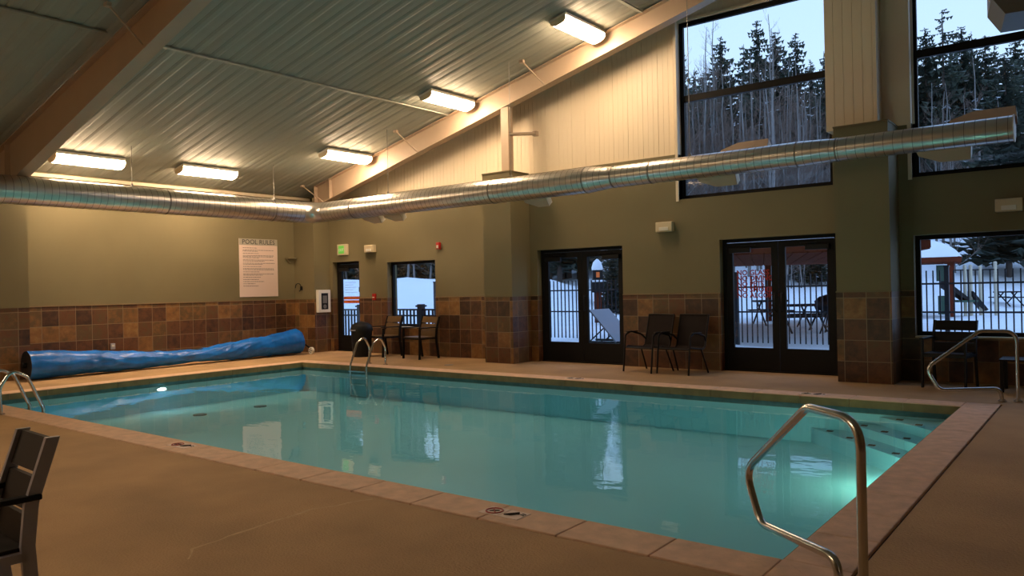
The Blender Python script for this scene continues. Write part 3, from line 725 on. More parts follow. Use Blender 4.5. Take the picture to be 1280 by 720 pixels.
def ladder(loc, rz, label, sp_=0.5):
    e = empty('pool_ladder', label, 'pool ladder', loc, rz)
    for s in (-sp_/2, sp_/2):
        mb = MB(); P = [(s, 0.36, 0), (s, 0.36, 0.62), (s, 0.12, 0.66), (s, -0.12, 0.03), (s, -0.12, -0.72)]
        P = [(s, 0.36, 0), (s, 0.37, 0.33), (s, 0.24, 0.54), (s, 0.06, 0.44), (s, -0.12, 0.02), (s, -0.12, -0.72)]
        mb.tube(arc_path(P, [0.16, 0.12, 0.12, 0.12], 7), 0.021, 14); mb.build('side_rail', M['chrome'], e)
        mb = MB(); mb.cyl((s, 0.36, 0), 0.045, 0.014, 18); mb.build('base_collar', M['chrome'], e)
    for z in (-0.09, -0.34, -0.58):
        mb = MB(); mb.box(-sp_/2, sp_/2, -0.17, -0.09, z-0.015, z+0.01); mb.build('rung', M['chrome'], e)
ladder((4.42, -2.19, 0), 0, 'stainless pool ladder on the far side of the pool', 0.46)
ladder((4.72, -8.11, 0), math.pi, 'stainless pool ladder at the left edge on the near side', 0.44)

# ------------------------------------------------------------------ coping markers
def marker(x_, y_, rz, label, far=False):
    e = empty('depth_marker', label, 'pool marker', (x_, y_, 0.0), rz, None)
    mb = MB(); mb.box(-0.155, -0.005, -0.075, 0.075, 0, 0.003); a = mb.build('no_diving_tile', M['paper'], e)
    mb = MB()
    pts = [(-0.08+0.055*math.cos(k*math.pi/12), 0.055*math.sin(k*math.pi/12), 0.0045) for k in range(25)]
    mb.tube(pts, 0.005, 5, caps=False); mb.tube([(-0.12, 0.04, 0.0045), (-0.04, -0.04, 0.0045)], 0.005, 5)
    mb.build('prohibition_ring', M['signhead' if far else 'red'], a)
    mb = MB(); mb.tube([(-0.105, -0.02, 0.004), (-0.08, 0.0, 0.004), (-0.055, 0.022, 0.004)], [0.004, 0.007, 0.005], 5); mb.build('diver_symbol', M['inkdark'], a)
    mb = MB(); mb.box(0.005, 0.155, -0.075, 0.075, 0, 0.003); b = mb.build('swimmer_tile', M['paper'], e)
    mb = MB(); mb.tube([(0.02, -0.03, 0.004), (0.06, -0.015, 0.005), (0.085, 0.02, 0.005), (0.10, 0.03, 0.005)], [0.005, 0.011, 0.010, 0.012], 6)
    mb.tube([(0.115, 0.04, 0.004), (0.145, 0.035, 0.004)], 0.004, 5); mb.tube([(0.115, 0.02, 0.004), (0.145, 0.012, 0.004)], 0.004, 5); mb.build('swimmer_symbol', M['inkdark'], b)
marker(12.72, -8.27, 0, 'pair of no diving marker tiles on the near coping, right foreground')
marker(8.8, -8.25, 0, 'pair of no diving marker tiles on the near coping, farther left')
marker(9.15, -2.03, 0, 'pair of pale marker tiles on the far coping below the double doors', True)
marker(12.75, -2.03, 0, 'pair of pale marker tiles on the far coping near its right end', True)

# ------------------------------------------------------------------ chairs
def slat_chair(name, label, fm, sm, loc, rz, W=0.56):
    e = empty(name, label, 'chair', loc, rz)
    def bar(pts, w_, d_, nm='leg'):
        mb = MB(); pts = [Vector(p) for p in pts]; vs = []; 
        for p in pts: vs += [p+Vector((-w_/2, -d_/2, 0)), p+Vector((w_/2, -d_/2, 0)), p+Vector((w_/2, d_/2, 0)), p+Vector((-w_/2, d_/2, 0))]
        n = len(pts); fs = [(0, 3, 2, 1), (4*n-4, 4*n-3, 4*n-2, 4*n-1)]
        for i in range(n-1):
            for k in range(4): fs.append((4*i+k, 4*i+(k+1) % 4, 4*i+4+(k+1) % 4, 4*i+4+k))
        mb.add(vs, fs); return mb.build(nm, fm, e)
    h = W/2-0.015
    for s in (-1, 1):
        bar([(s*h, 0.245, 0), (s*h, 0.20, 0.30), (s*h, 0.19, 0.46), (s*h, 0.205, 0.62), (s*h, 0.285, 0.87)], 0.024, 0.05, 'rear_leg')
        bar([(s*h, -0.25, 0), (s*h, -0.235, 0.625)], 0.024, 0.045, 'leg')
        mb = MB(); mb.cbox((s*h, -0.02, 0.645), (0.05, 0.52, 0.022), bev=0.006); mb.build('armrest', M['black'] if fm is M['silver'] else fm, e)
        mb = MB(); mb.box(s*h-0.012, s*h+0.012, -0.25, 0.19, 0.405, 0.44); mb.build('seat_rail', fm, e)
    mb = MB(); mb.box(-h, h, -0.25, -0.225, 0.405, 0.44); mb.box(-h, h, 0.17, 0.19, 0.405, 0.44); mb.build('seat_frame', fm, e)
    st = MB()
    for i in range(4): st.cbox((0, -0.19+i*0.112, 0.449), (W-0.05, 0.10, 0.016), bev=0.003)
    st.build('seat', sm, e)
    for i, (za, zb) in enumerate(((0.735, 0.865), (0.595, 0.715), (0.46, 0.575))):
        mb = MB()
        def yy(z): return 0.205+(z-0.62)*0.32 if z > 0.62 else 0.19+(z-0.46)*0.094
        a = W/2-0.03; t = 0.009
        vs = [(-a, yy(za)-t, za), (a, yy(za)-t, za), (a, yy(za)+t, za), (-a, yy(za)+t, za), (-a, yy(zb)-t, zb), (a, yy(zb)-t, zb), (a, yy(zb)+t, zb), (-a, yy(zb)+t, zb)]
        mb.add(vs, [(0, 3, 2, 1), (4, 5, 6, 7), (0, 1, 5, 4), (1, 2, 6, 5), (2, 3, 7, 6), (3, 0, 4, 7)]); mb.build('back_slat', sm, e)
    return e
slat_chair('patio_chair', 'silver framed dark slat chair cut by the left foreground edge', M['silver'], M['slat'], (12.26, -11.06, 0), R_(-3), 0.37)
slat_chair('patio_chair', 'dark framed tan slat chair beside the black trash bin', M['black'], M['slat_tan'], (3.12, -0.42, 0), R_(-9), 0.60)
slat_chair('patio_chair', 'dark framed tan slat chair under the right half of the small window', M['black'], M['slat_tan'], (4.28, -0.48, 0), R_(-9), 0.60)
slat_chair('patio_chair', 'dark slat chair under the wide right window, behind the far handrail', M['black'], M['slat'], (14.06, -0.50, 0), R_(-8), 0.54)
def sling_chair(label, loc, rz):
    e = empty('sling_chair', label, 'chair', loc, rz, None); h = 0.27; r = 0.014
    prof = [(-0.26, 0.40), (-0.20, 0.425), (0.0, 0.40), (0.16, 0.385), (0.215, 0.42), (0.25, 0.55), (0.31, 0.78), (0.345, 0.93)]
    for s in (-1, 1):
        mb = MB(); mb.tube([(s*h, y, z) for y, z in prof], r, 8); mb.build('side_rail', M['chairframe'], e)
        mb = MB(); mb.tube(arc_path([(s*(h+.03), -0.30, 0), (s*(h+.03), -0.235, 0.61), (s*(h+.03), -0.10, 0.66), (s*(h+.03), 0.16, 0.60), (s*h, 0.235, 0.52)], [0.06, 0.1, 0.1], 5), 0.015, 8); mb.build('leg', M['chairframe'], e)
        mb = MB(); mb.tube([(s*h, 0.10, 0.40), (s*(h+.02), 0.27, 0)], 0.014, 8); mb.build('rear_leg', M['chairframe'], e)
        mb = MB(); mb.cbox((s*(h+.03), -0.07, 0.655), (0.05, 0.26, 0.02), bev=0.008); mb.build('armrest', M['chairframe'], e)
    mb = MB(); n = len(prof); vs = []
    for y, z in prof: vs += [(-h+.01, y, z+0.004), (h-.01, y, z+0.004)]
    for y, z in prof: vs += [(-h+.01, y+0.004, z-0.006), (h-.01, y+0.004, z-0.006)]
    fs = [(2*i, 2*i+1, 2*i+3, 2*i+2) for i in range(n-1)]+[(2*n+2*i, 2*n+2*i+2, 2*n+2*i+3, 2*n+2*i+1) for i in range(n-1)]
    mb.add(vs, fs); mb.build('sling', M['sling'], e)
    mb = MB()
    for y, z in ((-0.26, 0.40), (0.345, 0.93), (0.10, 0.385)): mb.tube([(-h, y, z), (h, y, z)], 0.012, 8)
    mb.build('cross_bar', M['chairframe'], e)
c1 = sling_chair('brown sling chair beside the double doors, left of the pair', (9.66, -0.55, 0), R_(-13))
c2 = sling_chair('brown sling chair nearer the lettered doors, right of the pair', (10.28, -0.56, 0), R_(-9))
# towel-like pale bag on the left chair's arm
# trash bin
e = empty('trash_bin', 'black round trash bin with domed lid beside the single glass door', 'trash bin', (2.72, -0.74, 0))
mb = MB(); mb.cyl((0, 0, 0), 0.20, 0.56, 24, r2=0.23); mb.build('body', M['black'], e)
mb = MB(); mb.tube([(0, 0, 0.56), (0, 0, 0.60), (0, 0, 0.68), (0, 0, 0.74), (0, 0, 0.77)], [0.25, 0.25, 0.225, 0.15, 0.04], 24); li = mb.build('domed_lid', M['black'], e)
mb = MB(); mb.box(-0.08, 0.08, -0.252, -0.20, 0.575, 0.60); mb.build('flap_edge', M['silver'], li)
# low side table at right edge
e = empty('side_table', 'low dark slatted side table at the right edge under the window', 'table', (14.95, -0.55, 0))
mb = MB()
for i in range(4): mb.cbox((0, -0.18+i*0.12, 0.40), (0.62, 0.11, 0.02), bev=0.003)
mb.build('table_top', M['slat'], e)
for sx in (-1, 1):
    for sy in (-1, 1):
        mb = MB(); mb.box(sx*0.28-0.02, sx*0.28+0.02, sy*0.21-0.02, sy*0.21+0.02, 0, 0.39); mb.build('leg', M['black'], e)

# ------------------------------------------------------------------ outdoors
def P(u, q): # point at picture column u (1280 wide) and depth q from the viewer, on the ground plan
    v = CAM_LOC+(F_+RT*((u-640)/963.87))*q
    return v.x, v.y
def sstep(a, b, x):
    t = max(0, min(1, (x-a)/(b-a))); return t*t*(3-2*t)
def ground(x, y):
    dx, dy = x-CAM_LOC.x, y-CAM_LOC.y
    q = dx*F_.x+dy*F_.y; lat = dx*RT.x+dy*RT.y; a = lat/max(q, 5)
    left = 1-sstep(0.02, 0.16, a)
    zr = 0.02+1.1*sstep(34, 44, q)+0.20*max(0, q-42)+0.12*max(0, q-62)
    zl = 0.02+1.95*sstep(24, 37, q)-0.5*sstep(39, 46, q)+0.07*max(0, q-48)+0.06*max(0, q-60)
    z = zl*left+zr*(1-left)
    z += (0.09*math.sin(x*1.3+y*0.7)*math.sin(y*1.1-x*0.4)+0.05*math.sin(x*3.1)*math.sin(y*2.7))*sstep(2.5, 7, y)
    return z
mb = MB(); X0, X1, Y0, Y1 = -110, 75, 0.3, 150; nx, ny = 150, 130
ys = [Y0+(Y1-Y0)*(j/ny)**1.8 for j in range(ny+1)]
vs = [(X0+(X1-X0)*i/nx, y, ground(X0+(X1-X0)*i/nx, y)-(0.03 if y < 0.5 else 0)) for y in ys for i in range(nx+1)]
fs = [(j*(nx+1)+i, j*(nx+1)+i+1, (j+1)*(nx+1)+i+1, (j+1)*(nx+1)+i) for j in range(ny) for i in range(nx)]
mb.add(vs, fs, 0, True); struct(mb.build('snow_ground', M['snow']))
# drift of snow along the wall in front of door 3 and a cleared strip by door 2
mb = MB(); N1 = 40
vs = []; rowsN = 7
for j in range(rowsN):
    for i in range(N1+1):
        x_ = 10.2+6.3*i/N1; y_ = 0.45+3.4*j/(rowsN-1)
        h_ = 0.2*math.sin(math.pi*j/(rowsN-1))**0.7*(1+0.35*math.sin(x_*2.3+j))*min(1, i/4, (N1-i)/4)
        vs.append((x_, y_, h_-0.0))
fs = [(j*(N1+1)+i, j*(N1+1)+i+1, (j+1)*(N1+1)+i+1, (j+1)*(N1+1)+i) for j in range(rowsN-1) for i in range(N1)]
mb.add(vs, fs, 0, True); struct(mb.build('snow_drift', M['snow']))
# picket fence
YF = 5.0
e = empty('picket_fence', 'black metal picket fence across the snow outside the double doors', 'fence', (0, YF, 0))
posts = [-0.5, 2.1, 4.85, 6.4, 8.98, 11.1, 13.22, 15.4, 17.6]
for x_ in posts:
    mb = MB(); mb.box(x_-0.04, x_+0.04, -0.04, 0.04, 0, 1.66); mb.box(x_-0.05, x_+0.05, -0.05, 0.05, 1.66, 1.69); mb.build('post', M['fence'], e)
for a, b2 in zip(posts[:-1], posts[1:]):
    mb = MB(); n = max(3, int(round((b2-a)/0.118)))
    for i in range(1, n):
        x_ = a+(b2-a)*i/n; mb.box(x_-0.012, x_+0.012, -0.012, 0.012, 0.08, 1.60)
    for z_ in (0.78, 1.34): mb.box(a, b2, -0.018, 0.018, z_-0.018, z_+0.018)
    mb.build('picket_panel', M['fence'], e)
# deck railing outside window 1 and door 1
e = empty('deck_railing', 'dark deck railing with capped post outside the small left window', 'railing', (0, 1.6, 0))
for x_ in (-2.2, 0.0, 2.25, 4.6):
    mb = MB(); mb.box(x_-0.07, x_+0.07, -0.07, 0.07, 0, 1.02); mb.box(x_-0.10, x_+0.10, -0.10, 0.10, 1.02, 1.06); mb.box(x_-0.07, x_+0.07, -0.07, 0.07, 1.06, 1.085); mb.build('post', M['fence'], e)
for a, b2 in ((-2.2, 0.0), (0.0, 2.25), (2.25, 4.6)):
    mb = MB(); mb.box(a, b2, -0.04, 0.04, 0.93, 0.97); mb.box(a, b2, -0.02, 0.02, 0.78, 0.82); mb.box(a, b2, -0.02, 0.02, 0.10, 0.14); n = 18
    for i in range(1, n):
        x_ = a+(b2-a)*i/n; mb.box(x_-0.018, x_+0.018, -0.018, 0.018, 0.12, 0.95)
    mb.build('baluster_panel', M['fence'], e)
# lounge chair outside door 2
lx, ly = 7.95, 1.6
e = empty('lounge_chair', 'grey sling lounge chair with raised back outside the double doors', 'lounge chair', (lx, ly, 0.0), R_(0))
mb = MB(); z0 = 0.33
mb.add([(0.05, -0.38, z0), (0.05, 0.38, z0), (-0.55, 0.38, 0.96), (-0.55, -0.38, 0.96), (0.03, -0.38, z0-0.02), (0.03, 0.38, z0-0.02), (-0.57, 0.38, 0.94), (-0.57, -0.38, 0.94)], [(0, 1, 2, 3), (7, 6, 5, 4), (0, 3, 7, 4), (1, 5, 6, 2), (2, 6, 7, 3), (0, 4, 5, 1)]); mb.build('backrest', M['lounge'], e)
mb = MB(); mb.box(0.05, 1.3, -0.3, 0.3, z0-0.02, z0); mb.build('seat', M['lounge'], e)
mb = MB()
for s in (-0.32, 0.32): mb.tube([(-0.85, s, 0.30), (1.35, s, 0.30)], 0.025, 8); mb.tube([(-0.25, s, 0.6), (-0.6, s, 0.31)], 0.014, 6)
mb.build('side_frame', M['black'], e)
for sx in (-0.75, 1.2):
    for s in (-0.32, 0.32): mb = MB(); mb.tube([(sx, s, 0), (sx+0.05, s, 0.30)], 0.022, 8); mb.build('leg', M['black'], e)

def hip_roof(mb, L, W, ze, h, over, thick=0.16):
    a, b = L/2+over, W/2+over; r = max(0, a-b)
    top = [(-a, -b, ze+thick), (a, -b, ze+thick), (a, b, ze+thick), (-a, b, ze+thick), (-r, 0, ze+thick+h), (r, 0, ze+thick+h)]
    bot = [(-a, -b, ze), (a, -b, ze), (a, b, ze), (-a, b, ze)]
    mb.add(top+bot, [(0, 1, 5, 4), (1, 2, 5), (2, 3, 4, 5), (3, 0, 4), (0, 6, 7, 1), (1, 7, 8, 2), (2, 8, 9, 3), (3, 9, 6, 0)])
def pavilion(name, label, u, q, L, W, rz, ze, h, over=0.5, posts_=((-1, -1), (1, -1), (1, 1), (-1, 1), (0, 1))):
    x_, y_ = P(u, q); e = empty(name, label, 'pavilion', (x_, y_, ground(x_, y_)), rz)
    for sx, sy in posts_:
        mb = MB(); mb.box(sx*L/2-0.11, sx*L/2+0.11, sy*W/2-0.11, sy*W/2+0.11, 0, ze); mb.build('post', M['wood'], e)
    mb = MB(); hip_roof(mb, L, W, ze, h, over)
    mb.build('roof', M['wood'], e)
    mb = MB(); a, b = L/2+over, W/2+over; nb = int(2*a/0.3)
    for i in range(nb): mb.box(-a+i*2*a/nb+0.01, -a+(i+1)*2*a/nb-0.01, -b+0.02, b-0.02, ze-0.03, ze)
    mb.build('soffit_boards', M['wood'], e)
    mb = MB(); n = 18; vs = []
    for j in range(n+1):
        for i in range(n+1):
            p = -1+2*i/n; r = -1+2*j/n; k_ = max(abs(p), abs(r))
            zz_ = ze+0.17+(h+0.0)*(1-k_)+0.42*(1-k_**6)
            vs.append((p*a*1.01, r*b*1.01, zz_))
    fs = [(j*(n+1)+i, j*(n+1)+i+1, (j+1)*(n+1)+i+1, (j+1)*(n+1)+i) for j in range(n) for i in range(n)]
    mb.add(vs, fs, 0, True); mb.build('roof_snow', M['snow'], e)
    return e
pavilion('picnic_pavilion', 'brown wooden picnic pavilion outside behind the lettered doors', 962, 23, 5.4, 11.0, R_(20), 2.1, 0.9)
pavilion('park_shelter', 'snow topped wooden shelter beyond the fence at left of the wide window', 1130, 30, 3.2, 3.0, R_(8), 2.0, 0.5, 0.35, ((-1, -1), (1, -1), (1, 1), (-1, 1), (0.35, -1)))
# playground
x_, y_ = P(1203, 29); gz = ground(x_, y_)
e = empty('playground_set', 'playground climber with cream posts, green panel and dark slides in the snow', 'playground', (x_, y_, gz), YAW)
for dx, h_, nm in ((-0.42, 2.3, 0), (0.10, 1.9, 0), (0.32, 1.9, 0), (0.68, 1.85, 0), (1.25, 2.0, 0)):
    mb = MB(); mb.cyl((dx, 0.2*(nm), 0), 0.06, h_, 12); mb.cyl((dx, 0, h_), 0.075, 0.05, 12, r2=0.03); mb.build('post', M['cream'], e)
mb = MB(); mb.box(-0.95, -0.45, -0.04, 0.04, 1.35, 1.95); mb.box(-0.9, -0.6, -0.05, 0.05, 0.1, 0.8); mb.build('green_panel', M['green'], e)
mb = MB()
mb.prism([(-0.7, 1.35), (0.05, 0.75), (0.05, 0.60), (-0.7, 1.1)], 'y', -0.25, 0.25); mb.build('slide', M['black'], e)
mb = MB(); mb.prism([(0.3, 0.95), (0.85, 0.25), (0.75, 0.2), (0.3, 0.75)], 'y', -0.2, 0.2); mb.build('slide', M['black'], e)
mb = MB(); mb.box(-0.4, 0.35, -0.4, 0.4, 0.55, 0.62); mb.build('platform', M['green'], e)
mb = MB(); mb.tube([(-0.4, 0, 1.75), (1.2, 0, 1.75)], 0.025, 6); mb.build('top_bar', M['black'], e)
def bench(name, u, q, label, L=1.4, h=0.62, z=0.0, cat='table'):
    x_, y_ = P(u, q); e = empty(name, label, cat, (x_, y_, ground(x_, y_)-0.02), YAW)
    mb = MB(); mb.box(-L/2, L/2, -0.35, 0.35, h, h+0.06); mb.build('top', M['black'], e)
    mb = MB(); mb.box(-L/2, L/2, 0.5, 0.72, h*0.6, h*0.6+0.05); mb.box(-L/2, L/2, -0.72, -0.5, h*0.6, h*0.6+0.05); mb.build('bench_seat', M['black'], e)
    for s in (-1, 1):
        mb = MB(); mb.tube([(s*L*0.35, -0.68, 0.0), (s*L*0.35, 0.2, h)], 0.03, 6); mb.tube([(s*L*0.35, 0.68, 0.0), (s*L*0.35, -0.2, h)], 0.03, 6); mb.build('leg_frame', M['black'], e)
bench('picnic_table', 1259, 36, 'dark picnic table in the snow right of the playground', 0.9)
bench('picnic_table', 1000, 22, 'dark picnic table under the pavilion, left one in the right door leaf', 1.4, 0.75)
bench('picnic_table', 1024, 24, 'dark picnic table under the pavilion, right one in the right door leaf', 1.4, 0.75)
bench('picnic_table', 962, 25, 'dark picnic table under the pavilion, seen through lettered door leaf', 1.0, 0.75)
x_, y_ = P(1034, 21); e = empty('charcoal_grill', 'black kettle grill standing beneath the picnic pavilion', 'grill', (x_, y_, ground(x_, y_)))
mb = MB(); mb.tube([(0, 0, 0.6), (0, 0, 0.7), (0, 0, 0.9), (0, 0, 1.02), (0, 0, 1.08)], [0.12, 0.3, 0.34, 0.22, 0.03], 18); mb.build('kettle', M['black'], e)
for k in range(3):
    mb = MB(); mb.tube([(0, 0, 0.65), (0.3*math.cos(k*2.1), 0.3*math.sin(k*2.1), 0)], 0.02, 6); mb.build('leg', M['black'], e)
# lantern pillar seen in door 2
x_, y_ = P(747, 27); gz = ground(x_, y_)
e = empty('lantern_pillar', 'dark pillar with snow capped lantern seen through the double doors', 'lamp post', (x_, y_, gz), YAW); e.scale = (0.58, 0.58, 0.92)
mb = MB(); mb.box(-0.2, 0.2, -0.2, 0.2, 0, 1.15); mb.build('pillar', M['wood'], e)
mb = MB(); mb.box(-0.36, 0.36, -0.36, 0.36, 1.15, 1.55); mb.box(-0.3, 0.3, -0.3, 0.3, 1.62, 2.0); mb.build('lantern_box', M['black'], e)
mb = MB(); mb.box(-0.10, 0.10, -0.31, -0.30, 1.72, 1.92); mb.build('lantern_glass', mat('lantern_glow', srgb(180, 90, 40), 0.5, emit=srgb(255, 130, 50), estr=0.25), e)
mb = MB(); mb.box(-0.36, 0.36, -0.36, 0.36, 1.55, 1.62); mb.tube([(0, 0, 2.0), (0, 0, 2.1), (0, 0, 2.3), (0, 0, 2.42)], [0.33, 0.34, 0.24, 0.05], 12); mb.build('snow_cap', M['snow'], e)

# ------------------------------------------------------------------ trees
def conifer_mesh(seed, Hh, Rr, sparse=1.0, low=0.1):
    rnd = random.Random(seed); mb = MB()
    mb.tube([(0, 0, 0), (0, 0, Hh*0.6), (0, 0, Hh*0.985)], [0.16, 0.09, 0.02], 6, 1)
    z = Hh*low
    while z < Hh*0.985:
        t = (z-Hh*low)/(Hh*(1-low)); r = Rr*(1-t)**0.62*(0.8+0.2*min(1, t*6+0.3))+0.15
        nb = max(4, int(9*sparse*(1-0.4*t)))
        for k in range(nb):
            a = rnd.uniform(0, 2*math.pi); L_ = r*rnd.uniform(0.55, 1.15); dr = rnd.uniform(0.15, 0.45)
            ca, sa = math.cos(a), math.sin(a); nseg = 3
            zz = z+rnd.uniform(-.15, .15)
            prev = Vector((0, 0, zz))
            for s in range(nseg):
                f0, f1 = s/nseg, (s+1)/nseg
                p0 = Vector((ca*L_*f0, sa*L_*f0, zz-dr*L_*f0+0.22*L_*f0*f0)); p1 = Vector((ca*L_*f1*1.05, sa*L_*f1*1.05, zz-dr*L_*f1+0.28*L_*f1*f1))
                wd = 0.30*L_*(1-f0*0.5)*rnd.uniform(0.6, 1.2); side = Vector((-sa, ca, 0))*wd
                dn = Vector((0, 0, -rnd.uniform(0.12, 0.34)*min(1, L_)))
                mi = 2 if rnd.random() < 0.035 else 0
                mb.add([p0, p0.lerp(p1, 0.45)+side+dn*0.6, p1, p0.lerp(p1, 0.55)-side+dn*0.5], [(0, 1, 2), (0, 2, 3)], mi)
                mb.add([p0, p0.lerp(p1, 0.5)+dn*1.3+side*0.3, p1], [(0, 1, 2)], 0)
        z += Hh*0.021*rnd.uniform(0.75, 1.3)/max(sparse, 0.5)**0.5
    return mb
def aspen_mesh(seed, Hh, dense=1.0):
    rnd = random.Random(seed); mb = MB(); pts = []; x_ = y_ = 0
    n = 9
    for i in range(n+1):
        pts.append(Vector((x_, y_, Hh*i/n))); x_ += rnd.uniform(-.09, .09)*Hh/12; y_ += rnd.uniform(-.09, .09)*Hh/12
    mb.tube(pts, [0.075*(1-i/n)**0.8+0.012 for i in range(n+1)], 6, 0)
    def at(t):
        f = t*n; i = min(n-1, int(f)); return pts[i].lerp(pts[i+1], f-i)
    def br(p, d, L_, r, lev):
        q = [p]; dd = d.copy(); 
        for s in range(3):
            dd = (dd+Vector((rnd.uniform(-.25, .25), rnd.uniform(-.25, .25), 0.16))).normalized(); q.append(q[-1]+dd*L_/3)
        mb.tube(q, [r, r*0.75, r*0.5, r*0.2], 3, 0 if lev == 0 and r > 0.02 else 1, caps=False)
        if lev < 2:
            for s in range(int((4 if lev == 0 else 3)*dense)):
                t = rnd.uniform(0.25, 1); k = min(2, int(t*3)); pp = q[k].lerp(q[k+1], t*3-k)
                ax = Vector((rnd.uniform(-1, 1), rnd.uniform(-1, 1), rnd.uniform(-.2, .8))).normalized()
                br(pp, (dd+ax*0.9).normalized(), L_*0.45, r*0.5, lev+1)
    for k in range(int(22*dense)):
        t = rnd.uniform(0.22, 0.97); a = rnd.uniform(0, 2*math.pi)
        d = Vector((math.cos(a), math.sin(a), rnd.uniform(0.35, 1.1))).normalized()
        br(at(t), d, Hh*0.24*(1.15-t)*rnd.uniform(0.6, 1.2), 0.028*(1.2-t), 0)
    return mb
con = [conifer_mesh(11, 14, 2.7, 1.5), conifer_mesh(12, 14, 2.2, 1.4), conifer_mesh(13, 14, 2.6, 1.15), conifer_mesh(14, 14, 1.9, 0.8, 0.15)]
con = [c.build('spruce_tree', [M['spruce'], M['bark'], M['snow']]) for c in con]
asp = [aspen_mesh(s, 12, d).build('bare_aspen', [M['aspen'], M['twig']]) for s, d in ((21, 1.35), (22, 1.45), (23, 1.2), (24, 1.5))]
used = set()
def plant(kind, idx, u, q, H_, label, group, fat=1.0, rz=None, dz=-0.1):
    src = (con if kind == 'c' else asp)[idx]; base = 14.0 if kind == 'c' else 12.0
    key = (kind, idx)
    if key not in used: o = src; used.add(key)
    else: o = src.copy(); C.objects.link(o)
    x_, y_ = P(u, q); o.location = (x_, y_, ground(x_, y_)+dz); s = H_/base
    o.scale = (s*fat, s*fat, s); o.rotation_euler = (0, 0, rz if rz is not None else random.uniform(0, 6.28))
    return tag(o, label, 'tree', group)
random.seed(31)
def htop(u, v, q):   # height of a tree whose tip stands at elevation of row v at depth q
    x_, y_ = P(u, q); hor = 357-0.0214*(u-640)
    return 1.42+(hor-v)/963.87*q-ground(x_, y_)
front = [ # u, v(top), q, idx, fat, label
 (861, 58, 56, 3, 0.75, 'slim dark spruce at the left edge of the left tall window'),
 (873, 78, 54, 2, 0.8, 'short dark spruce beside the left jamb of the left tall window'),
 (907, 40, 57, 0, 0.85, 'pointed dark spruce in the left third of the left tall window'),
 (936, 46, 60, 2, 0.75, 'broad topped spruce left of the tallest tree in left tall window'),
 (953, 16, 55, 1, 0.9, 'tallest dark spruce in the middle of the left tall window'),
 (976, 33, 58, 0, 0.9, 'wide spruce just right of the tallest one in left tall window'),
 (1001, 32, 59, 1, 0.9, 'spruce with slim crown in the right third of left tall window'),
 (1019, 66, 62, 1, 0.7, 'short spruce near the right jamb of the left tall window'),
 (1036, 55, 60, 2, 0.7, 'dark spruce at the right edge of the left tall window'),
 (1144, 42, 58, 2, 0.8, 'open crowned spruce at the left edge of the right tall window'),
 (1163, 29, 57, 0, 0.95, 'dense dark spruce second from left in the right tall window'),
 (1185, 3, 55, 3, 1.15, 'tallest narrow spruce in the right tall window'),
 (1208, 27, 58, 0, 0.95, 'dense spruce right of the tallest one in right tall window'),
 (1221, 30, 60, 2, 0.7, 'spruce with ragged top in the middle of right tall window'),
 (1238, 35, 57, 1, 0.95, 'pointed spruce below the hanging heater'),
 (1249, 47, 60, 2, 0.7, 'small ragged spruce below the hanging heater'),
 (1276, 38, 56, 0, 0.95, 'dense spruce at the far right edge of the right tall window')]
front = [(u, v, q+(8 if u > 1100 else 5), idx, fat*0.95, l) for u, v, q, idx, fat, l in front]
for u, v, q, idx, fat, l in front:
    plant('c', idx, u, q, htop(u, v, q), l, None, fat)
for k in range(34):
    u = random.choice([random.uniform(840, 1045), random.uniform(1130, 1330), random.uniform(1130, 1330)]); q = random.uniform(70, 92)
    plant('c', random.randrange(3), u, q, htop(u, random.uniform(62, 110), q), 'dark spruce deep in the wood behind the '+('left' if u < 1090 else 'right')+' tall window', 'deep wood spruces, '+('left' if u < 1090 else 'right')+' tall window', 1.0)
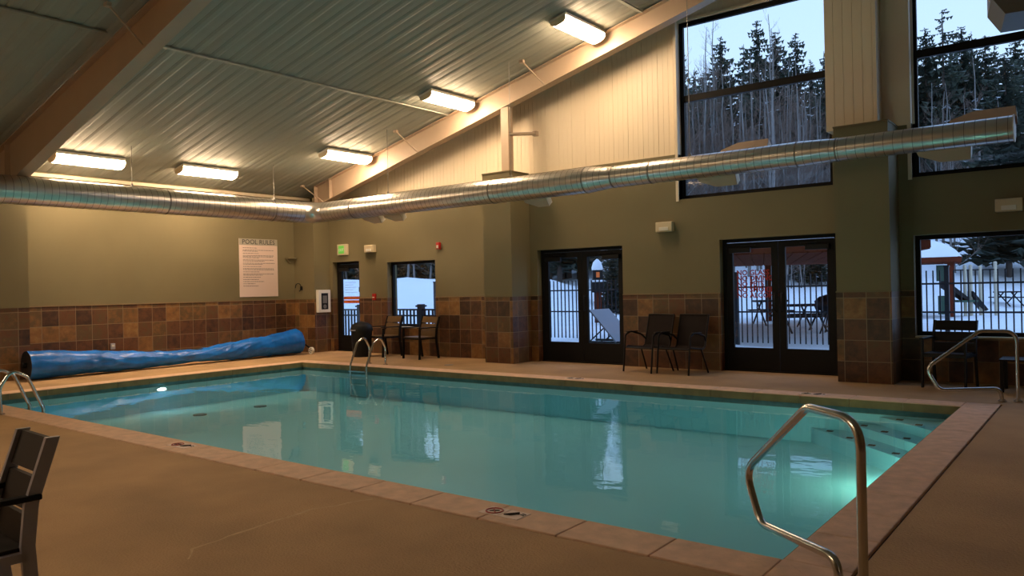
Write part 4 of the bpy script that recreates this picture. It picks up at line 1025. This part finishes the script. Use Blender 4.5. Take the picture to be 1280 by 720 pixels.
# dark wood seen low, through the doors
for k, u in enumerate([668, 688, 700, 712, 706, 724, 1262, 1292]):
    q = random.uniform(42, 52) if u < 1000 else random.uniform(42, 46)
    plant('c', k % 3, u, q, random.uniform(9, 13) if u < 1000 else random.uniform(12, 15), 'dark spruce on the lower slope seen over the fence', 'spruces over the fence', 1.2)
plant('a', 0, 885, 50, htop(885, 28, 50), 'tall bare aspen with forked crown, left in the left tall window', None, 1.0)
plant('a', 1, 893, 51, htop(893, 20, 51), 'tall bare aspen right of the forked one in left tall window', None, 1.0)
plant('a', 2, 966, 44, htop(966, 30, 44), 'bare aspen with spreading limbs in the middle of left tall window', None, 1.3)
plant('a', 3, 978, 50, htop(978, 12, 50), 'tall thin bare aspen against the sky in left tall window', None, 1.0)
for k in range(62):
    u = random.uniform(842, 1030) if k < 52 else random.uniform(1130, 1290); q = random.uniform(45, 62)
    plant('a', k % 4, u, q, htop(u, random.uniform(60, 135), q), 'thin pale bare aspen in the thicket behind the '+('left' if u < 1090 else 'right')+' tall window', 'thicket aspens, '+('left' if u < 1090 else 'right')+' tall window', random.uniform(0.8, 1.3))
for k in range(70):
    u = random.uniform(415, 800) if k < 52 else random.uniform(985, 1060); q = random.uniform(46, 66)
    w_ = 'left small openings' if u < 600 else ('plain double doors' if u < 900 else 'lettered doors')
    plant('a', k % 4, u, q, random.uniform(7, 12), 'bare grey tree on the snowy hill seen through the '+w_, 'bare hill trees behind the '+w_, 1.2, dz=-1.2 if u < 800 else -0.1)
for k in range(20):
    u = random.uniform(415, 800); q = random.uniform(54, 72)
    w_ = 'left small openings' if u < 600 else 'plain double doors'
    plant('c', k % 3, u, q, random.uniform(8, 15), 'dark spruce on the snowy hill seen through the '+w_, 'hill spruces behind the '+w_, 1.1, dz=-0.6)
plant('a', 1, 1190, 36, 7, 'bare trunk with few twigs behind the playground posts', None, 1.2)

for k in range(26):
    near = k < 18; u = random.uniform(984, 1052) if near else random.uniform(752, 782); q = random.uniform(39, 45) if near else random.uniform(33, 37)
    w_ = 'beyond the pavilion' if near else 'right of the lantern pillar'
    if k % 4 == 3: plant('c', k % 3, u, q, random.uniform(3.2, 4.4), 'small dark spruce in the scrub '+w_, 'scrub spruces '+w_, 1.3)
    else: plant('a', k % 4, u, q, random.uniform(3.4, 4.6), 'low bare tree in the scrub '+w_, 'scrub trees '+w_, 1.6)
